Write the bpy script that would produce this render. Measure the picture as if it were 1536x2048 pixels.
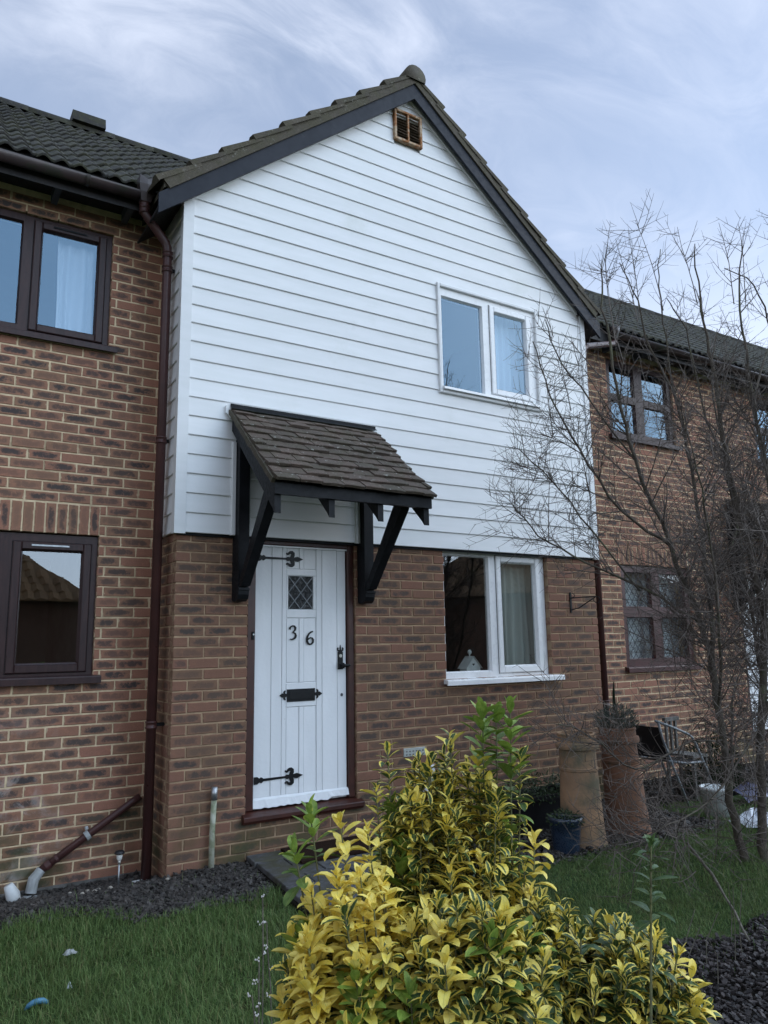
import bpy, math, random
import numpy as np
from mathutils import Vector, Matrix

# ------------------------------------------------------------------ scene, camera, sky, sun, exposure
for o in list(bpy.data.objects): bpy.data.objects.remove(o, do_unlink=True)
SC = bpy.context.scene
COL = SC.collection
RX = random.Random(36)
NP = np.random.default_rng(36)

cam = bpy.data.cameras.new('camera'); camo = bpy.data.objects.new('camera', cam); COL.objects.link(camo)
cam.sensor_fit = 'VERTICAL'; cam.sensor_height = 24.0; cam.lens = 24.0 * 1515.15 / 2048.0
cam.clip_start = 0.05; cam.clip_end = 3000
R_ = Vector((0.84680452, -0.53165579, -0.0162547)); U_ = Vector((-0.07715104, -0.15300525, 0.98520917)); F_ = Vector((0.52627922, 0.83302552, 0.17058334))
m = Matrix.Identity(4)
for i in range(3):
    m[i][0] = R_[i]; m[i][1] = U_[i]; m[i][2] = -F_[i]
m[0][3], m[1][3], m[2][3] = -1.60205622, -5.30632051, 1.51275987
camo.matrix_world = m
SC.camera = camo

SUN_EL, SUN_AZ = math.radians(30), math.radians(122)     # azimuth clockwise from +y
SKY_STRENGTH, SUN_STRENGTH, EXPOSURE = 0.105, 1.7, 0.98
w = bpy.data.worlds.new('World'); SC.world = w; w.use_nodes = True
nt = w.node_tree; nt.nodes.clear()
def WN(t, **k):
    n = nt.nodes.new(t)
    for a, b in k.items(): setattr(n, a, b)
    return n
wout = WN('ShaderNodeOutputWorld'); wbg = WN('ShaderNodeBackground'); wbg.inputs['Strength'].default_value = SKY_STRENGTH
sky = WN('ShaderNodeTexSky', sky_type='NISHITA', sun_disc=False, sun_elevation=SUN_EL, sun_rotation=SUN_AZ, altitude=60.0, air_density=1.0, dust_density=1.2, ozone_density=1.6)
tc = WN('ShaderNodeTexCoord'); sep = WN('ShaderNodeSeparateXYZ'); nt.links.new(tc.outputs['Generated'], sep.inputs[0])
zz = WN('ShaderNodeMath', operation='MAXIMUM'); nt.links.new(sep.outputs['Z'], zz.inputs[0]); zz.inputs[1].default_value = 0.0
za = WN('ShaderNodeMath', operation='ADD'); nt.links.new(zz.outputs[0], za.inputs[0]); za.inputs[1].default_value = 0.22
dx = WN('ShaderNodeMath', operation='DIVIDE'); nt.links.new(sep.outputs['X'], dx.inputs[0]); nt.links.new(za.outputs[0], dx.inputs[1])
dy = WN('ShaderNodeMath', operation='DIVIDE'); nt.links.new(sep.outputs['Y'], dy.inputs[0]); nt.links.new(za.outputs[0], dy.inputs[1])
cmb = WN('ShaderNodeCombineXYZ'); nt.links.new(dx.outputs[0], cmb.inputs[0]); nt.links.new(dy.outputs[0], cmb.inputs[1])
# thin cirrus: a stretched, warped noise, broken into patches by a broad one
mp = WN('ShaderNodeMapping'); mp.inputs['Rotation'].default_value = (0, 0, math.radians(20)); mp.inputs['Scale'].default_value = (1.0, 1.9, 1.0); mp.inputs['Location'].default_value = (0.15, 0.75, 0)
nt.links.new(cmb.outputs[0], mp.inputs['Vector'])
wp = WN('ShaderNodeTexNoise'); wp.inputs['Scale'].default_value = 1.3; wp.inputs['Detail'].default_value = 3.0; nt.links.new(mp.outputs[0], wp.inputs['Vector'])
ws = WN('ShaderNodeVectorMath', operation='SCALE'); ws.inputs['Scale'].default_value = 0.85; nt.links.new(wp.outputs['Color'], ws.inputs[0])
wa = WN('ShaderNodeVectorMath', operation='ADD'); nt.links.new(mp.outputs[0], wa.inputs[0]); nt.links.new(ws.outputs[0], wa.inputs[1])
n1 = WN('ShaderNodeTexNoise'); n1.inputs['Scale'].default_value = 2.3; n1.inputs['Detail'].default_value = 10.0; n1.inputs['Roughness'].default_value = 0.62; n1.inputs['Distortion'].default_value = 0.5
nt.links.new(wa.outputs[0], n1.inputs['Vector'])
n2 = WN('ShaderNodeTexNoise'); n2.inputs['Scale'].default_value = 0.85; n2.inputs['Detail'].default_value = 2.0
nt.links.new(mp.outputs[0], n2.inputs['Vector'])
p2 = WN('ShaderNodeMapRange'); p2.interpolation_type = 'SMOOTHSTEP'; p2.inputs['From Min'].default_value = 0.30; p2.inputs['From Max'].default_value = 0.66; nt.links.new(n2.outputs['Fac'], p2.inputs['Value'])
p1 = WN('ShaderNodeMapRange'); p1.interpolation_type = 'SMOOTHSTEP'; p1.inputs['From Min'].default_value = 0.30; p1.inputs['From Max'].default_value = 0.80; nt.links.new(n1.outputs['Fac'], p1.inputs['Value'])
mul = WN('ShaderNodeMath', operation='MULTIPLY'); nt.links.new(p1.outputs[0], mul.inputs[0]); nt.links.new(p2.outputs[0], mul.inputs[1])
ramp = WN('ShaderNodeMapRange'); ramp.inputs['To Min'].default_value = 0.20; ramp.inputs['To Max'].default_value = 0.92; nt.links.new(mul.outputs[0], ramp.inputs['Value'])
hz = WN('ShaderNodeMapRange'); hz.interpolation_type = 'SMOOTHSTEP'; nt.links.new(zz.outputs[0], hz.inputs['Value'])
for k_, q_ in (('From Min', 0.16), ('From Max', 0.66), ('To Min', 0.80), ('To Max', 0.0)): hz.inputs[k_].default_value = q_
mx = WN('ShaderNodeMath', operation='MAXIMUM'); nt.links.new(ramp.outputs[0], mx.inputs[0]); nt.links.new(hz.outputs[0], mx.inputs[1])
mix = WN('ShaderNodeMix', data_type='RGBA'); nt.links.new(mx.outputs[0], mix.inputs['Factor']); nt.links.new(sky.outputs[0], mix.inputs['A'])
CLOUD = mix.inputs['B']; CLOUD.default_value = (5.5, 5.85, 6.7, 1)
nt.links.new(mix.outputs['Result'], wbg.inputs['Color']); nt.links.new(wbg.outputs[0], wout.inputs[0])

sl = bpy.data.lights.new('sun', 'SUN'); sl.energy = SUN_STRENGTH; sl.angle = math.radians(110); sl.color = (0.54, 0.77, 1.0)
so = bpy.data.objects.new('sun', sl); COL.objects.link(so)
sd = Vector((math.sin(SUN_AZ) * math.cos(SUN_EL), math.cos(SUN_AZ) * math.cos(SUN_EL), math.sin(SUN_EL)))
so.rotation_euler = sd.to_track_quat('Z', 'Y').to_euler(); so.location = (0, 0, 12)
SC.view_settings.view_transform = 'Standard'; SC.view_settings.look = 'None'; SC.view_settings.exposure = EXPOSURE; SC.view_settings.gamma = 1.0
SC.view_settings.use_curve_mapping = False
SC.render.engine = 'CYCLES'

# ------------------------------------------------------------------ materials
class NT:
    def __init__(s, name):
        s.m = bpy.data.materials.new(name); s.m.use_nodes = True; s.t = s.m.node_tree; s.t.nodes.clear()
        s.out = s.n('ShaderNodeOutputMaterial')
    def n(s, t, **k):
        x = s.t.nodes.new(t)
        for a, b in k.items():
            if a.startswith('i_'): x.inputs[a[2:]].default_value = b
            else: setattr(x, a, b)
        return x
    def l(s, a, b): s.t.links.new(a, b)
    def pos(s): return s.n('ShaderNodeNewGeometry').outputs['Position']
    def noise(s, vec, scale, detail=4.0, rough=0.55, dist=0.0, mapscale=None):
        if mapscale:
            mp_ = s.n('ShaderNodeMapping'); mp_.inputs['Scale'].default_value = mapscale; s.l(vec, mp_.inputs['Vector']); vec = mp_.outputs[0]
        x = s.n('ShaderNodeTexNoise'); x.inputs['Scale'].default_value = scale; x.inputs['Detail'].default_value = detail
        x.inputs['Roughness'].default_value = rough; x.inputs['Distortion'].default_value = dist
        s.l(vec, x.inputs['Vector']); return x.outputs['Fac']
    def rng(s, v, a, b, c=0.0, d=1.0, smooth=True):
        x = s.n('ShaderNodeMapRange'); x.interpolation_type = 'SMOOTHSTEP' if smooth else 'LINEAR'
        for k_, q in (('From Min', a), ('From Max', b), ('To Min', c), ('To Max', d)): x.inputs[k_].default_value = q
        s.l(v, x.inputs['Value']); return x.outputs[0]
    def val(s, v): x = s.n('ShaderNodeValue'); x.outputs[0].default_value = v; return x.outputs[0]
    def math(s, op, a, b=None):
        x = s.n('ShaderNodeMath', operation=op)
        for i, q in enumerate((a, b)):
            if q is None: continue
            if isinstance(q, (int, float)): x.inputs[i].default_value = q
            else: s.l(q, x.inputs[i])
        return x.outputs[0]
    def mix(s, f, a, b, mode='MIX'):
        x = s.n('ShaderNodeMix', data_type='RGBA', blend_type=mode)
        for k_, q in (('Factor', f), ('A', a), ('B', b)):
            if isinstance(q, (int, float)): x.inputs[k_].default_value = q
            elif isinstance(q, tuple): x.inputs[k_].default_value = (q[0], q[1], q[2], 1)
            else: s.l(q, x.inputs[k_])
        return x.outputs['Result']
    def attr(s, name='var'):
        a = s.n('ShaderNodeAttribute', attribute_name=name); sp = s.n('ShaderNodeSeparateColor'); s.l(a.outputs['Color'], sp.inputs[0])
        return sp.outputs[0], sp.outputs[1], sp.outputs[2]
    def bump(s, h, strength=0.3, dist=0.01):
        b = s.n('ShaderNodeBump'); b.inputs['Strength'].default_value = strength; b.inputs['Distance'].default_value = dist; s.l(h, b.inputs['Height']); return b.outputs[0]
    def bsdf(s, col, rough=0.7, normal=None, spec=0.5, coat=0.0, metal=0.0):
        b = s.n('ShaderNodeBsdfPrincipled')
        if isinstance(col, tuple): b.inputs['Base Color'].default_value = (*col, 1)
        else: s.l(col, b.inputs['Base Color'])
        if isinstance(rough, (int, float)): b.inputs['Roughness'].default_value = rough
        else: s.l(rough, b.inputs['Roughness'])
        b.inputs['Specular IOR Level'].default_value = spec; b.inputs['Coat Weight'].default_value = coat; b.inputs['Metallic'].default_value = metal
        if normal is not None: s.l(normal, b.inputs['Normal'])
        s.l(b.outputs[0], s.out.inputs[0]); return b

def mat_noise(name, c1, c2, scale=8, rough=0.7, bump=0.15, bdist=0.004, spec=0.4, c3=None, s3=2.0, lim3=(0.55, 0.7), mapscale=None, var=0.0, coat=0.0, metal=0.0, lim=(0.35, 0.65)):
    k = NT(name); P = k.pos(); f = k.noise(P, scale, 6, mapscale=mapscale)
    c = k.mix(k.rng(f, *lim), c1, c2)
    if c3: c = k.mix(k.rng(k.noise(P, s3, 7, 0.65), *lim3), c, c3)
    if var:
        r, g, b = k.attr(); c = k.mix(k.math('MULTIPLY', k.math('SUBTRACT', r, 0.5), 1.0), c, c)
        h = k.n('ShaderNodeHueSaturation'); k.l(c, h.inputs['Color']); k.l(k.rng(r, 0, 1, 1 - var, 1 + var, False), h.inputs['Value']); c = h.outputs[0]
    fb = k.noise(P, scale * 6, 5)
    rr = k.rng(fb, 0.2, 0.8, max(0.05, rough - 0.1), min(1, rough + 0.1))
    k.bsdf(c, rr, k.bump(fb, bump, bdist), spec, coat, metal); return k.m

def mat_brick(name, red, brown, dark, mort, tint_low=True):
    k = NT(name); P = k.pos(); r, g, b = k.attr()
    uv = k.n('ShaderNodeUVMap').outputs[0]; sp = k.n('ShaderNodeSeparateXYZ'); k.l(uv, sp.inputs[0])
    seed = k.n('ShaderNodeCombineXYZ'); k.l(k.math('MULTIPLY', b, 37.0), seed.inputs[2])
    pv = k.n('ShaderNodeVectorMath', operation='ADD'); k.l(P, pv.inputs[0]); k.l(seed.outputs[0], pv.inputs[1])
    big = k.noise(pv.outputs[0], 22, 5, 0.65, 0.4); fine = k.noise(pv.outputs[0], 150, 4, 0.7)
    base = k.mix(r, red, brown)
    base = k.mix(k.rng(fine, 0.3, 0.75, 0.0, 0.45), base, k.mix(0.55, base, (0.06, 0.04, 0.03)))
    base = k.mix(k.rng(big, 0.5, 0.8, 0.0, 0.5), base, (red[0] * 1.25, red[1] * 1.2, red[2] * 1.1))
    ax = k.math('ABSOLUTE', sp.outputs[0]); ay = k.math('ABSOLUTE', sp.outputs[1])
    d = k.math('ADD', k.math('POWER', k.math('MULTIPLY', ax, 1.22), 4.0), k.math('POWER', k.math('MULTIPLY', ay, 1.45), 3.0))
    d = k.math('ADD', d, k.math('MULTIPLY', k.math('SUBTRACT', big, 0.5), 4.2))
    d = k.math('ADD', d, k.math('MULTIPLY', k.math('SUBTRACT', fine, 0.5), 2.2))
    msk = k.math('MULTIPLY', k.rng(d, -0.05, 1.2, 1.0, 0.0), g)
    c = k.mix(msk, base, dark)
    sm = k.math('ADD', k.math('MAXIMUM', ax, ay), k.math('MULTIPLY', k.math('SUBTRACT', big, 0.5), 0.55)); c = k.mix(k.rng(sm, 0.95, 1.06, 0.0, 0.85), c, mort)
    # kiln speckle, white bloom low on the wall, green film near the ground
    c = k.mix(k.rng(k.noise(P, 260, 2), 0.70, 0.78, 0, 0.7), c, (0.035, 0.03, 0.03))
    ps = k.n('ShaderNodeSeparateXYZ'); k.l(P, ps.inputs[0])
    low = k.rng(ps.outputs[2], 0.1, 1.35, 1.0, 0.0)
    if tint_low:
        left = k.rng(ps.outputs[0], -1.15, -0.35, 1.0, 0.0)
        st = k.math('MULTIPLY', k.math('MULTIPLY', k.rng(k.noise(P, 5.0, 8, 0.7, 0.6), 0.46, 0.62), low), left)
        c = k.mix(k.math('MULTIPLY', st, 0.75), c, (0.52, 0.47, 0.44))
    gr = k.math('MULTIPLY', k.rng(ps.outputs[2], 0.05, 0.75, 0.75, 0.0), k.rng(k.noise(P, 3.2, 5), 0.42, 0.68))
    c = k.mix(gr, c, (0.065, 0.068, 0.028))
    k.bsdf(c, k.rng(fine, 0.2, 0.8, 0.75, 0.95), k.bump(k.math('ADD', k.math('MULTIPLY', big, 0.6), fine), 0.55, 0.004), 0.25); return k.m

def mat_tile(name, c1, c2, moss, mossamt=0.5, lichen=(0.3, 0.3, 0.27), licamt=0.25):
    k = NT(name); P = k.pos(); r, g, b = k.attr()
    f = k.noise(P, 9, 6, 0.65); c = k.mix(r, c1, c2)
    c = k.mix(k.rng(k.noise(P, 60, 4, 0.7), 0.3, 0.7, 0, 0.5), c, (c1[0] * 0.5, c1[1] * 0.5, c1[2] * 0.5))
    c = k.mix(k.math('MULTIPLY', k.rng(f, 0.42, 0.6), mossamt), c, moss)
    c = k.mix(k.math('MULTIPLY', k.rng(k.noise(P, 26, 6, 0.7), 0.60, 0.68), licamt), c, lichen)
    h = k.noise(P, 55, 5, 0.7)
    k.bsdf(c, 0.85, k.bump(k.math('ADD', h, k.math('MULTIPLY', f, 0.8)), 0.6, 0.008), 0.3); return k.m

def mat_glass(name, tint=(0.9, 0.95, 0.95), refl=1.0, wob=0.012, gc=(0.95, 0.97, 1)):
    k = NT(name); P = k.pos(); nz = k.noise(P, 2.2, 2)
    bp = k.bump(nz, wob, 0.05)
    ge = k.n('ShaderNodeNewGeometry'); dt = k.n('ShaderNodeVectorMath', operation='DOT_PRODUCT'); k.l(ge.outputs['Incoming'], dt.inputs[0]); k.l(ge.outputs['Normal'], dt.inputs[1])
    c_ = k.math('SUBTRACT', 1.0, k.math('ABSOLUTE', dt.outputs['Value'])); sch = k.math('ADD', 0.08, k.math('MULTIPLY', k.math('POWER', c_, 5.0), 0.9))
    fac = k.math('MINIMUM', k.math('MULTIPLY', sch, refl), 1.0)
    tr = k.n('ShaderNodeBsdfTransparent'); tr.inputs[0].default_value = (*tint, 1)
    gl = k.n('ShaderNodeBsdfGlossy'); gl.inputs['Roughness'].default_value = 0.0; gl.inputs[0].default_value = (*gc, 1); k.l(bp, gl.inputs['Normal'])
    ms = k.n('ShaderNodeMixShader'); k.l(fac, ms.inputs[0]); k.l(tr.outputs[0], ms.inputs[1]); k.l(gl.outputs[0], ms.inputs[2])
    k.l(ms.outputs[0], k.out.inputs[0]); return k.m

def mat_curtain(name, col):
    k = NT(name); P = k.pos(); f = k.noise(P, 300, 2)
    c = k.mix(k.rng(f, 0.2, 0.8), col, (col[0] * 0.85, col[1] * 0.85, col[2] * 0.85))
    df = k.n('ShaderNodeBsdfDiffuse'); tl = k.n('ShaderNodeBsdfTranslucent'); k.l(c, df.inputs[0]); k.l(c, tl.inputs[0])
    ms = k.n('ShaderNodeMixShader', i_Fac=0.3); k.l(df.outputs[0], ms.inputs[1]); k.l(tl.outputs[0], ms.inputs[2]); k.l(ms.outputs[0], k.out.inputs[0]); return k.m

def mat_leaf(name):
    k = NT(name); P = k.pos(); r, g, b = k.attr(); uv = k.n('ShaderNodeUVMap').outputs[0]; sp = k.n('ShaderNodeSeparateXYZ'); k.l(uv, sp.inputs[0])
    seed = k.n('ShaderNodeCombineXYZ'); k.l(k.math('MULTIPLY', b, 53.0), seed.inputs[2]); k.l(sp.outputs[0], seed.inputs[0]); k.l(k.math('MULTIPLY', sp.outputs[1], 2.4), seed.inputs[1])
    nz = k.noise(seed.outputs[0], 1.6, 4, 0.6, 0.3)
    edge = k.math('ADD', k.math('ABSOLUTE', sp.outputs[0]), k.math('MULTIPLY', k.math('SUBTRACT', nz, 0.5), 1.1))
    thr = k.math('SUBTRACT', 1.15, k.math('MULTIPLY', r, 1.9))
    d = k.math('SUBTRACT', edge, thr)
    yel = k.rng(d, -0.05, 0.07)
    gdark = k.mix(k.rng(nz, 0.3, 0.7), (0.018, 0.042, 0.016), (0.05, 0.095, 0.035))
    glite = k.mix(k.rng(nz, 0.3, 0.7), (0.20, 0.32, 0.045), (0.36, 0.48, 0.09))
    green = k.mix(g, gdark, glite)
    yc = k.mix(k.rng(k.noise(P, 40, 4), 0.3, 0.7), (0.80, 0.60, 0.070), (0.88, 0.73, 0.20))
    yc = k.mix(k.math('MULTIPLY', g, 0.6), yc, (0.36, 0.42, 0.06))
    c = k.mix(yel, green, yc)
    mid = k.rng(k.math('ABSOLUTE', sp.outputs[0]), 0.0, 0.09, 0.5, 0.0); c = k.mix(mid, c, (0.30, 0.33, 0.10))
    c = k.mix(k.rng(k.noise(P, 32, 5, 0.7), 0.64, 0.72, 0, 0.75), c, (0.17, 0.10, 0.035))
    bs = k.bsdf(c, 0.42, k.bump(k.noise(seed.outputs[0], 5, 3), 0.35, 0.004), 0.35)
    tl = k.n('ShaderNodeBsdfTranslucent'); k.l(c, tl.inputs[0]); ms = k.n('ShaderNodeMixShader', i_Fac=0.18)
    k.l(bs.outputs[0], ms.inputs[1]); k.l(tl.outputs[0], ms.inputs[2]); k.l(ms.outputs[0], k.out.inputs[0]); return k.m

def mat_grass(name):
    k = NT(name); P = k.pos(); r, g, b = k.attr()
    c = k.mix(r, (0.056, 0.112, 0.026), (0.180, 0.250, 0.084)); c = k.mix(k.math('MULTIPLY', g, 0.9), c, (0.21, 0.20, 0.085))
    c = k.mix(k.rng(k.noise(P, 1.4, 4), 0.4, 0.7, 0, 0.5), c, (0.060, 0.085, 0.022))
    bs = k.bsdf(c, 0.55, None, 0.25); tl = k.n('ShaderNodeBsdfTranslucent'); k.l(c, tl.inputs[0]); ms = k.n('ShaderNodeMixShader', i_Fac=0.25)
    k.l(bs.outputs[0], ms.inputs[1]); k.l(tl.outputs[0], ms.inputs[2]); k.l(ms.outputs[0], k.out.inputs[0]); return k.m

M = {}
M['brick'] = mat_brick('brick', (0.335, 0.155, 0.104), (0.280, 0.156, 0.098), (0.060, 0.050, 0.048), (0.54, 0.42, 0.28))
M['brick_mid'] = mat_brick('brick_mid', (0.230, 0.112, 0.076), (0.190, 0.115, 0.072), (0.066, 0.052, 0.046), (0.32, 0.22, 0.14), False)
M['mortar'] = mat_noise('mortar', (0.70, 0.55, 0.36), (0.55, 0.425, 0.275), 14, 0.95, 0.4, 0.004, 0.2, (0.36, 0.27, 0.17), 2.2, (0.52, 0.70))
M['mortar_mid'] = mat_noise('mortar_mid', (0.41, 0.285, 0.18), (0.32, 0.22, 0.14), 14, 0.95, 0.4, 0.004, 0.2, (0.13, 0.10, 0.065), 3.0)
M['concrete'] = mat_noise('concrete', (0.17, 0.16, 0.15), (0.10, 0.095, 0.085), 10, 0.95, 0.5, 0.01, 0.2)
M['clad'] = mat_noise('clad', (0.74, 0.74, 0.74), (0.705, 0.71, 0.705), 2.2, 0.42, 0.10, 0.003, 0.35, (0.62, 0.63, 0.60), 1.7, (0.56, 0.8), (1, 1, 7), 0.035)
M['upvc'] = mat_noise('upvc', (0.80, 0.80, 0.80), (0.76, 0.765, 0.77), 3, 0.3, 0.03, 0.002, 0.5, (0.66, 0.66, 0.63), 6.0, (0.62, 0.8))
M['doorpaint'] = mat_noise('doorpaint', (0.80, 0.81, 0.82), (0.75, 0.76, 0.77), 6, 0.45, 0.35, 0.004, 0.35, (0.42, 0.40, 0.37), 16.0, (0.70, 0.76), (1, 1, 0.25), 0.03)
M['chip'] = mat_noise('chip', (0.22, 0.19, 0.15), (0.35, 0.33, 0.30), 40, 0.8, 0.3)
M['blackpaint'] = mat_noise('blackpaint', (0.007, 0.0075, 0.009), (0.012, 0.0125, 0.015), 7, 0.5, 0.25, 0.003, 0.16)
M['barge'] = mat_noise('barge', (0.013, 0.015, 0.022), (0.020, 0.022, 0.030), 4, 0.5, 0.12, 0.003, 0.18, (0.030, 0.033, 0.04), 7.0, (0.62, 0.75), (1, 1, 1))
M['iron'] = mat_noise('iron', (0.005, 0.005, 0.006), (0.009, 0.009, 0.010), 30, 0.42, 0.3, 0.002, 0.25)
M['redwood'] = mat_noise('redwood', (0.060, 0.016, 0.010), (0.040, 0.012, 0.008), 9, 0.4, 0.15, 0.002, 0.45, (0.085, 0.030, 0.018), 12.0, (0.6, 0.75))
M['rosewood'] = mat_noise('rosewood', (0.034, 0.019, 0.019), (0.048, 0.025, 0.024), 12, 0.38, 0.08, 0.001, 0.25, (0.042, 0.032, 0.032), 9.0, (0.66, 0.8), (4, 4, 0.6))
M['rosewood_red'] = mat_noise('rosewood_red', (0.060, 0.016, 0.016), (0.045, 0.014, 0.014), 12, 0.35, 0.08, 0.001, 0.5)
M['pipe'] = mat_noise('pipe', (0.070, 0.028, 0.025), (0.055, 0.024, 0.022), 5, 0.36, 0.05, 0.001, 0.35, (0.085, 0.05, 0.045), 6.0, (0.6, 0.8))
M['gutter'] = mat_noise('gutter', (0.050, 0.034, 0.032), (0.038, 0.027, 0.027), 5, 0.42, 0.08, 0.001, 0.45, (0.028, 0.03, 0.02), 4.0, (0.55, 0.7))
M['soffit'] = mat_noise('soffit', (0.012, 0.011, 0.012), (0.02, 0.017, 0.017), 8, 0.6, 0.1)
M['rafter'] = mat_noise('rafter', (0.055, 0.06, 0.07), (0.04, 0.045, 0.055), 9, 0.6, 0.15)
M['tile'] = mat_tile('tile', (0.034, 0.032, 0.029), (0.060, 0.055, 0.048), (0.056, 0.056, 0.026), 0.5, (0.18, 0.18, 0.14), 0.4)
M['verge'] = mat_tile('verge', (0.085, 0.072, 0.054), (0.120, 0.100, 0.074), (0.070, 0.064, 0.034), 0.5, (0.30, 0.29, 0.25), 0.5)
M['plain_tile'] = mat_tile('plain_tile', (0.085, 0.066, 0.053), (0.120, 0.084, 0.066), (0.050, 0.047, 0.024), 0.4, (0.40, 0.40, 0.36), 0.75)
M['red_tile'] = mat_tile('red_tile', (0.24, 0.135, 0.065), (0.33, 0.185, 0.085), (0.10, 0.09, 0.04), 0.3)  # on the farther right-hand house this orange stands in for low sunlight
M['lead'] = mat_noise('lead', (0.20, 0.21, 0.22), (0.13, 0.14, 0.15), 20, 0.5, 0.2, 0.002, 0.5)
M['rust'] = mat_noise('rust', (0.50, 0.40, 0.29), (0.40, 0.27, 0.16), 25, 0.75, 0.4, 0.003, 0.3, (0.26, 0.10, 0.03), 13.0, (0.42, 0.60))
M['louvre'] = mat_noise('louvre', (0.085, 0.060, 0.042), (0.14, 0.098, 0.066), 30, 0.8, 0.5, 0.003, 0.2, (0.12, 0.085, 0.05), 14.0, (0.55, 0.7))
M['glass'] = mat_glass('glass', (0.9, 0.95, 0.95), 1.2); M['glass_sky'] = mat_glass('glass_sky', (0.80, 0.88, 0.95), 1.75, 0.010, (0.55, 0.78, 1.0)); M['glass_dark'] = mat_glass('glass_dark', (0.85, 0.9, 0.9), 2.1, 0.014)
k_ = NT('obscure'); k_.bsdf((0.010, 0.012, 0.014), 0.12, k_.bump(k_.noise(k_.pos(), 38, 3, 0.5, 1.2), 0.9, 0.02), 0.5); M['obscure'] = k_.m
M['room'] = mat_noise('room', (0.055, 0.055, 0.058), (0.045, 0.045, 0.048), 2, 0.9, 0.0)
M['room_dark'] = mat_noise('room_dark', (0.11, 0.105, 0.09), (0.085, 0.08, 0.07), 2, 0.9, 0.0)
M['curtain'] = mat_curtain('curtain', (0.86, 0.86, 0.86)); M['curtain_grey'] = mat_curtain('curtain_grey', (0.62, 0.64, 0.58))
M['ornament'] = mat_noise('ornament', (0.72, 0.72, 0.68), (0.62, 0.62, 0.58), 20, 0.5, 0.1)
M['steel'] = mat_noise('steel', (0.42, 0.43, 0.44), (0.32, 0.33, 0.34), 30, 0.35, 0.1, 0.001, 0.5, metal=0.8)
M['brass'] = mat_noise('brass', (0.52, 0.50, 0.45), (0.42, 0.40, 0.36), 60, 0.35, 0.1, 0.001, 0.5, metal=0.6)
M['pvc_post'] = mat_noise('pvc_post', (0.40, 0.40, 0.32), (0.22, 0.24, 0.15), 18, 0.6, 0.2, 0.002, 0.4, (0.13, 0.15, 0.08), 12.0, (0.5, 0.7))
M['greyplastic'] = mat_noise('greyplastic', (0.36, 0.37, 0.37), (0.27, 0.28, 0.27), 14, 0.5, 0.1, 0.001, 0.4, (0.55, 0.55, 0.52), 20, (0.62, 0.7))
M['whiteplastic'] = mat_noise('whiteplastic', (0.66, 0.67, 0.66), (0.55, 0.56, 0.55), 14, 0.45, 0.1, 0.001, 0.45, (0.33, 0.32, 0.27), 8, (0.58, 0.72))
M['airbrick'] = mat_noise('airbrick', (0.42, 0.44, 0.41), (0.34, 0.36, 0.33), 40, 0.8, 0.3, 0.002, 0.3)
M['lawn'] = mat_noise('lawn', (0.030, 0.055, 0.018), (0.048, 0.062, 0.022), 6, 0.95, 0.6, 0.02, 0.1, (0.035, 0.028, 0.016), 3, (0.55, 0.75))
M['soil'] = mat_noise('soil', (0.024, 0.019, 0.014), (0.014, 0.011, 0.009), 20, 0.95, 0.9, 0.03, 0.1)
M['meadow'] = mat_noise('meadow', (0.035, 0.055, 0.02), (0.05, 0.065, 0.028), 0.6, 0.95, 0.2)
M['slate'] = mat_noise('slate', (0.036, 0.031, 0.028), (0.064, 0.056, 0.050), 30, 0.62, 0.4, 0.002, 0.4, var=0.55)
M['slate_purple'] = mat_noise('slate_purple', (0.030, 0.024, 0.023), (0.056, 0.045, 0.042), 30, 0.65, 0.4, 0.002, 0.35, var=0.6)
M['paver'] = mat_noise('paver', (0.085, 0.083, 0.085), (0.055, 0.055, 0.058), 16, 0.85, 0.5, 0.004, 0.3, (0.060, 0.056, 0.032), 4.0, (0.45, 0.65), var=0.2)
M['mat'] = mat_noise('mat', (0.035, 0.018, 0.012), (0.022, 0.012, 0.009), 120, 0.95, 0.8, 0.01, 0.1)
M['terracotta'] = mat_noise('terracotta', (0.33, 0.20, 0.115), (0.26, 0.16, 0.095), 7, 0.8, 0.4, 0.005, 0.3, (0.13, 0.11, 0.07), 5.0, (0.44, 0.68))
M['terracotta_red'] = mat_noise('terracotta_red', (0.215, 0.108, 0.066), (0.165, 0.088, 0.057), 7, 0.8, 0.3, 0.004, 0.3, (0.10, 0.080, 0.055), 6.0, (0.55, 0.75))
M['bluepot'] = mat_noise('bluepot', (0.020, 0.034, 0.060), (0.014, 0.024, 0.042), 20, 0.3, 0.1, 0.002, 0.5, coat=0.3)
M['blackplastic'] = mat_noise('blackplastic', (0.008, 0.008, 0.010), (0.013, 0.013, 0.016), 10, 0.45, 0.1)
M['foliage'] = mat_noise('foliage', (0.030, 0.048, 0.022), (0.055, 0.078, 0.035), 30, 0.6, 0.1, 0.002, 0.3, var=0.5)
M['greyfoliage'] = mat_noise('greyfoliage', (0.075, 0.088, 0.075), (0.11, 0.125, 0.105), 30, 0.75, 0.1, 0.002, 0.2, var=0.4)
M['conifer'] = mat_noise('conifer', (0.014, 0.024, 0.010), (0.028, 0.042, 0.016), 30, 0.8, 0.1, 0.002, 0.2, var=0.5)
M['bark'] = mat_noise('bark', (0.110, 0.090, 0.070), (0.065, 0.054, 0.044), 30, 0.85, 0.8, 0.008, 0.2, (0.115, 0.115, 0.070), 5, (0.5, 0.7))
M['twig'] = mat_noise('twig', (0.082, 0.064, 0.054), (0.12, 0.096, 0.080), 12, 0.8, 0.2)
M['drystem'] = mat_noise('drystem', (0.15, 0.13, 0.10), (0.09, 0.08, 0.06), 30, 0.85, 0.2)
M['stem'] = mat_noise('stem', (0.16, 0.17, 0.07), (0.11, 0.10, 0.055), 40, 0.7, 0.2)
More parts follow.
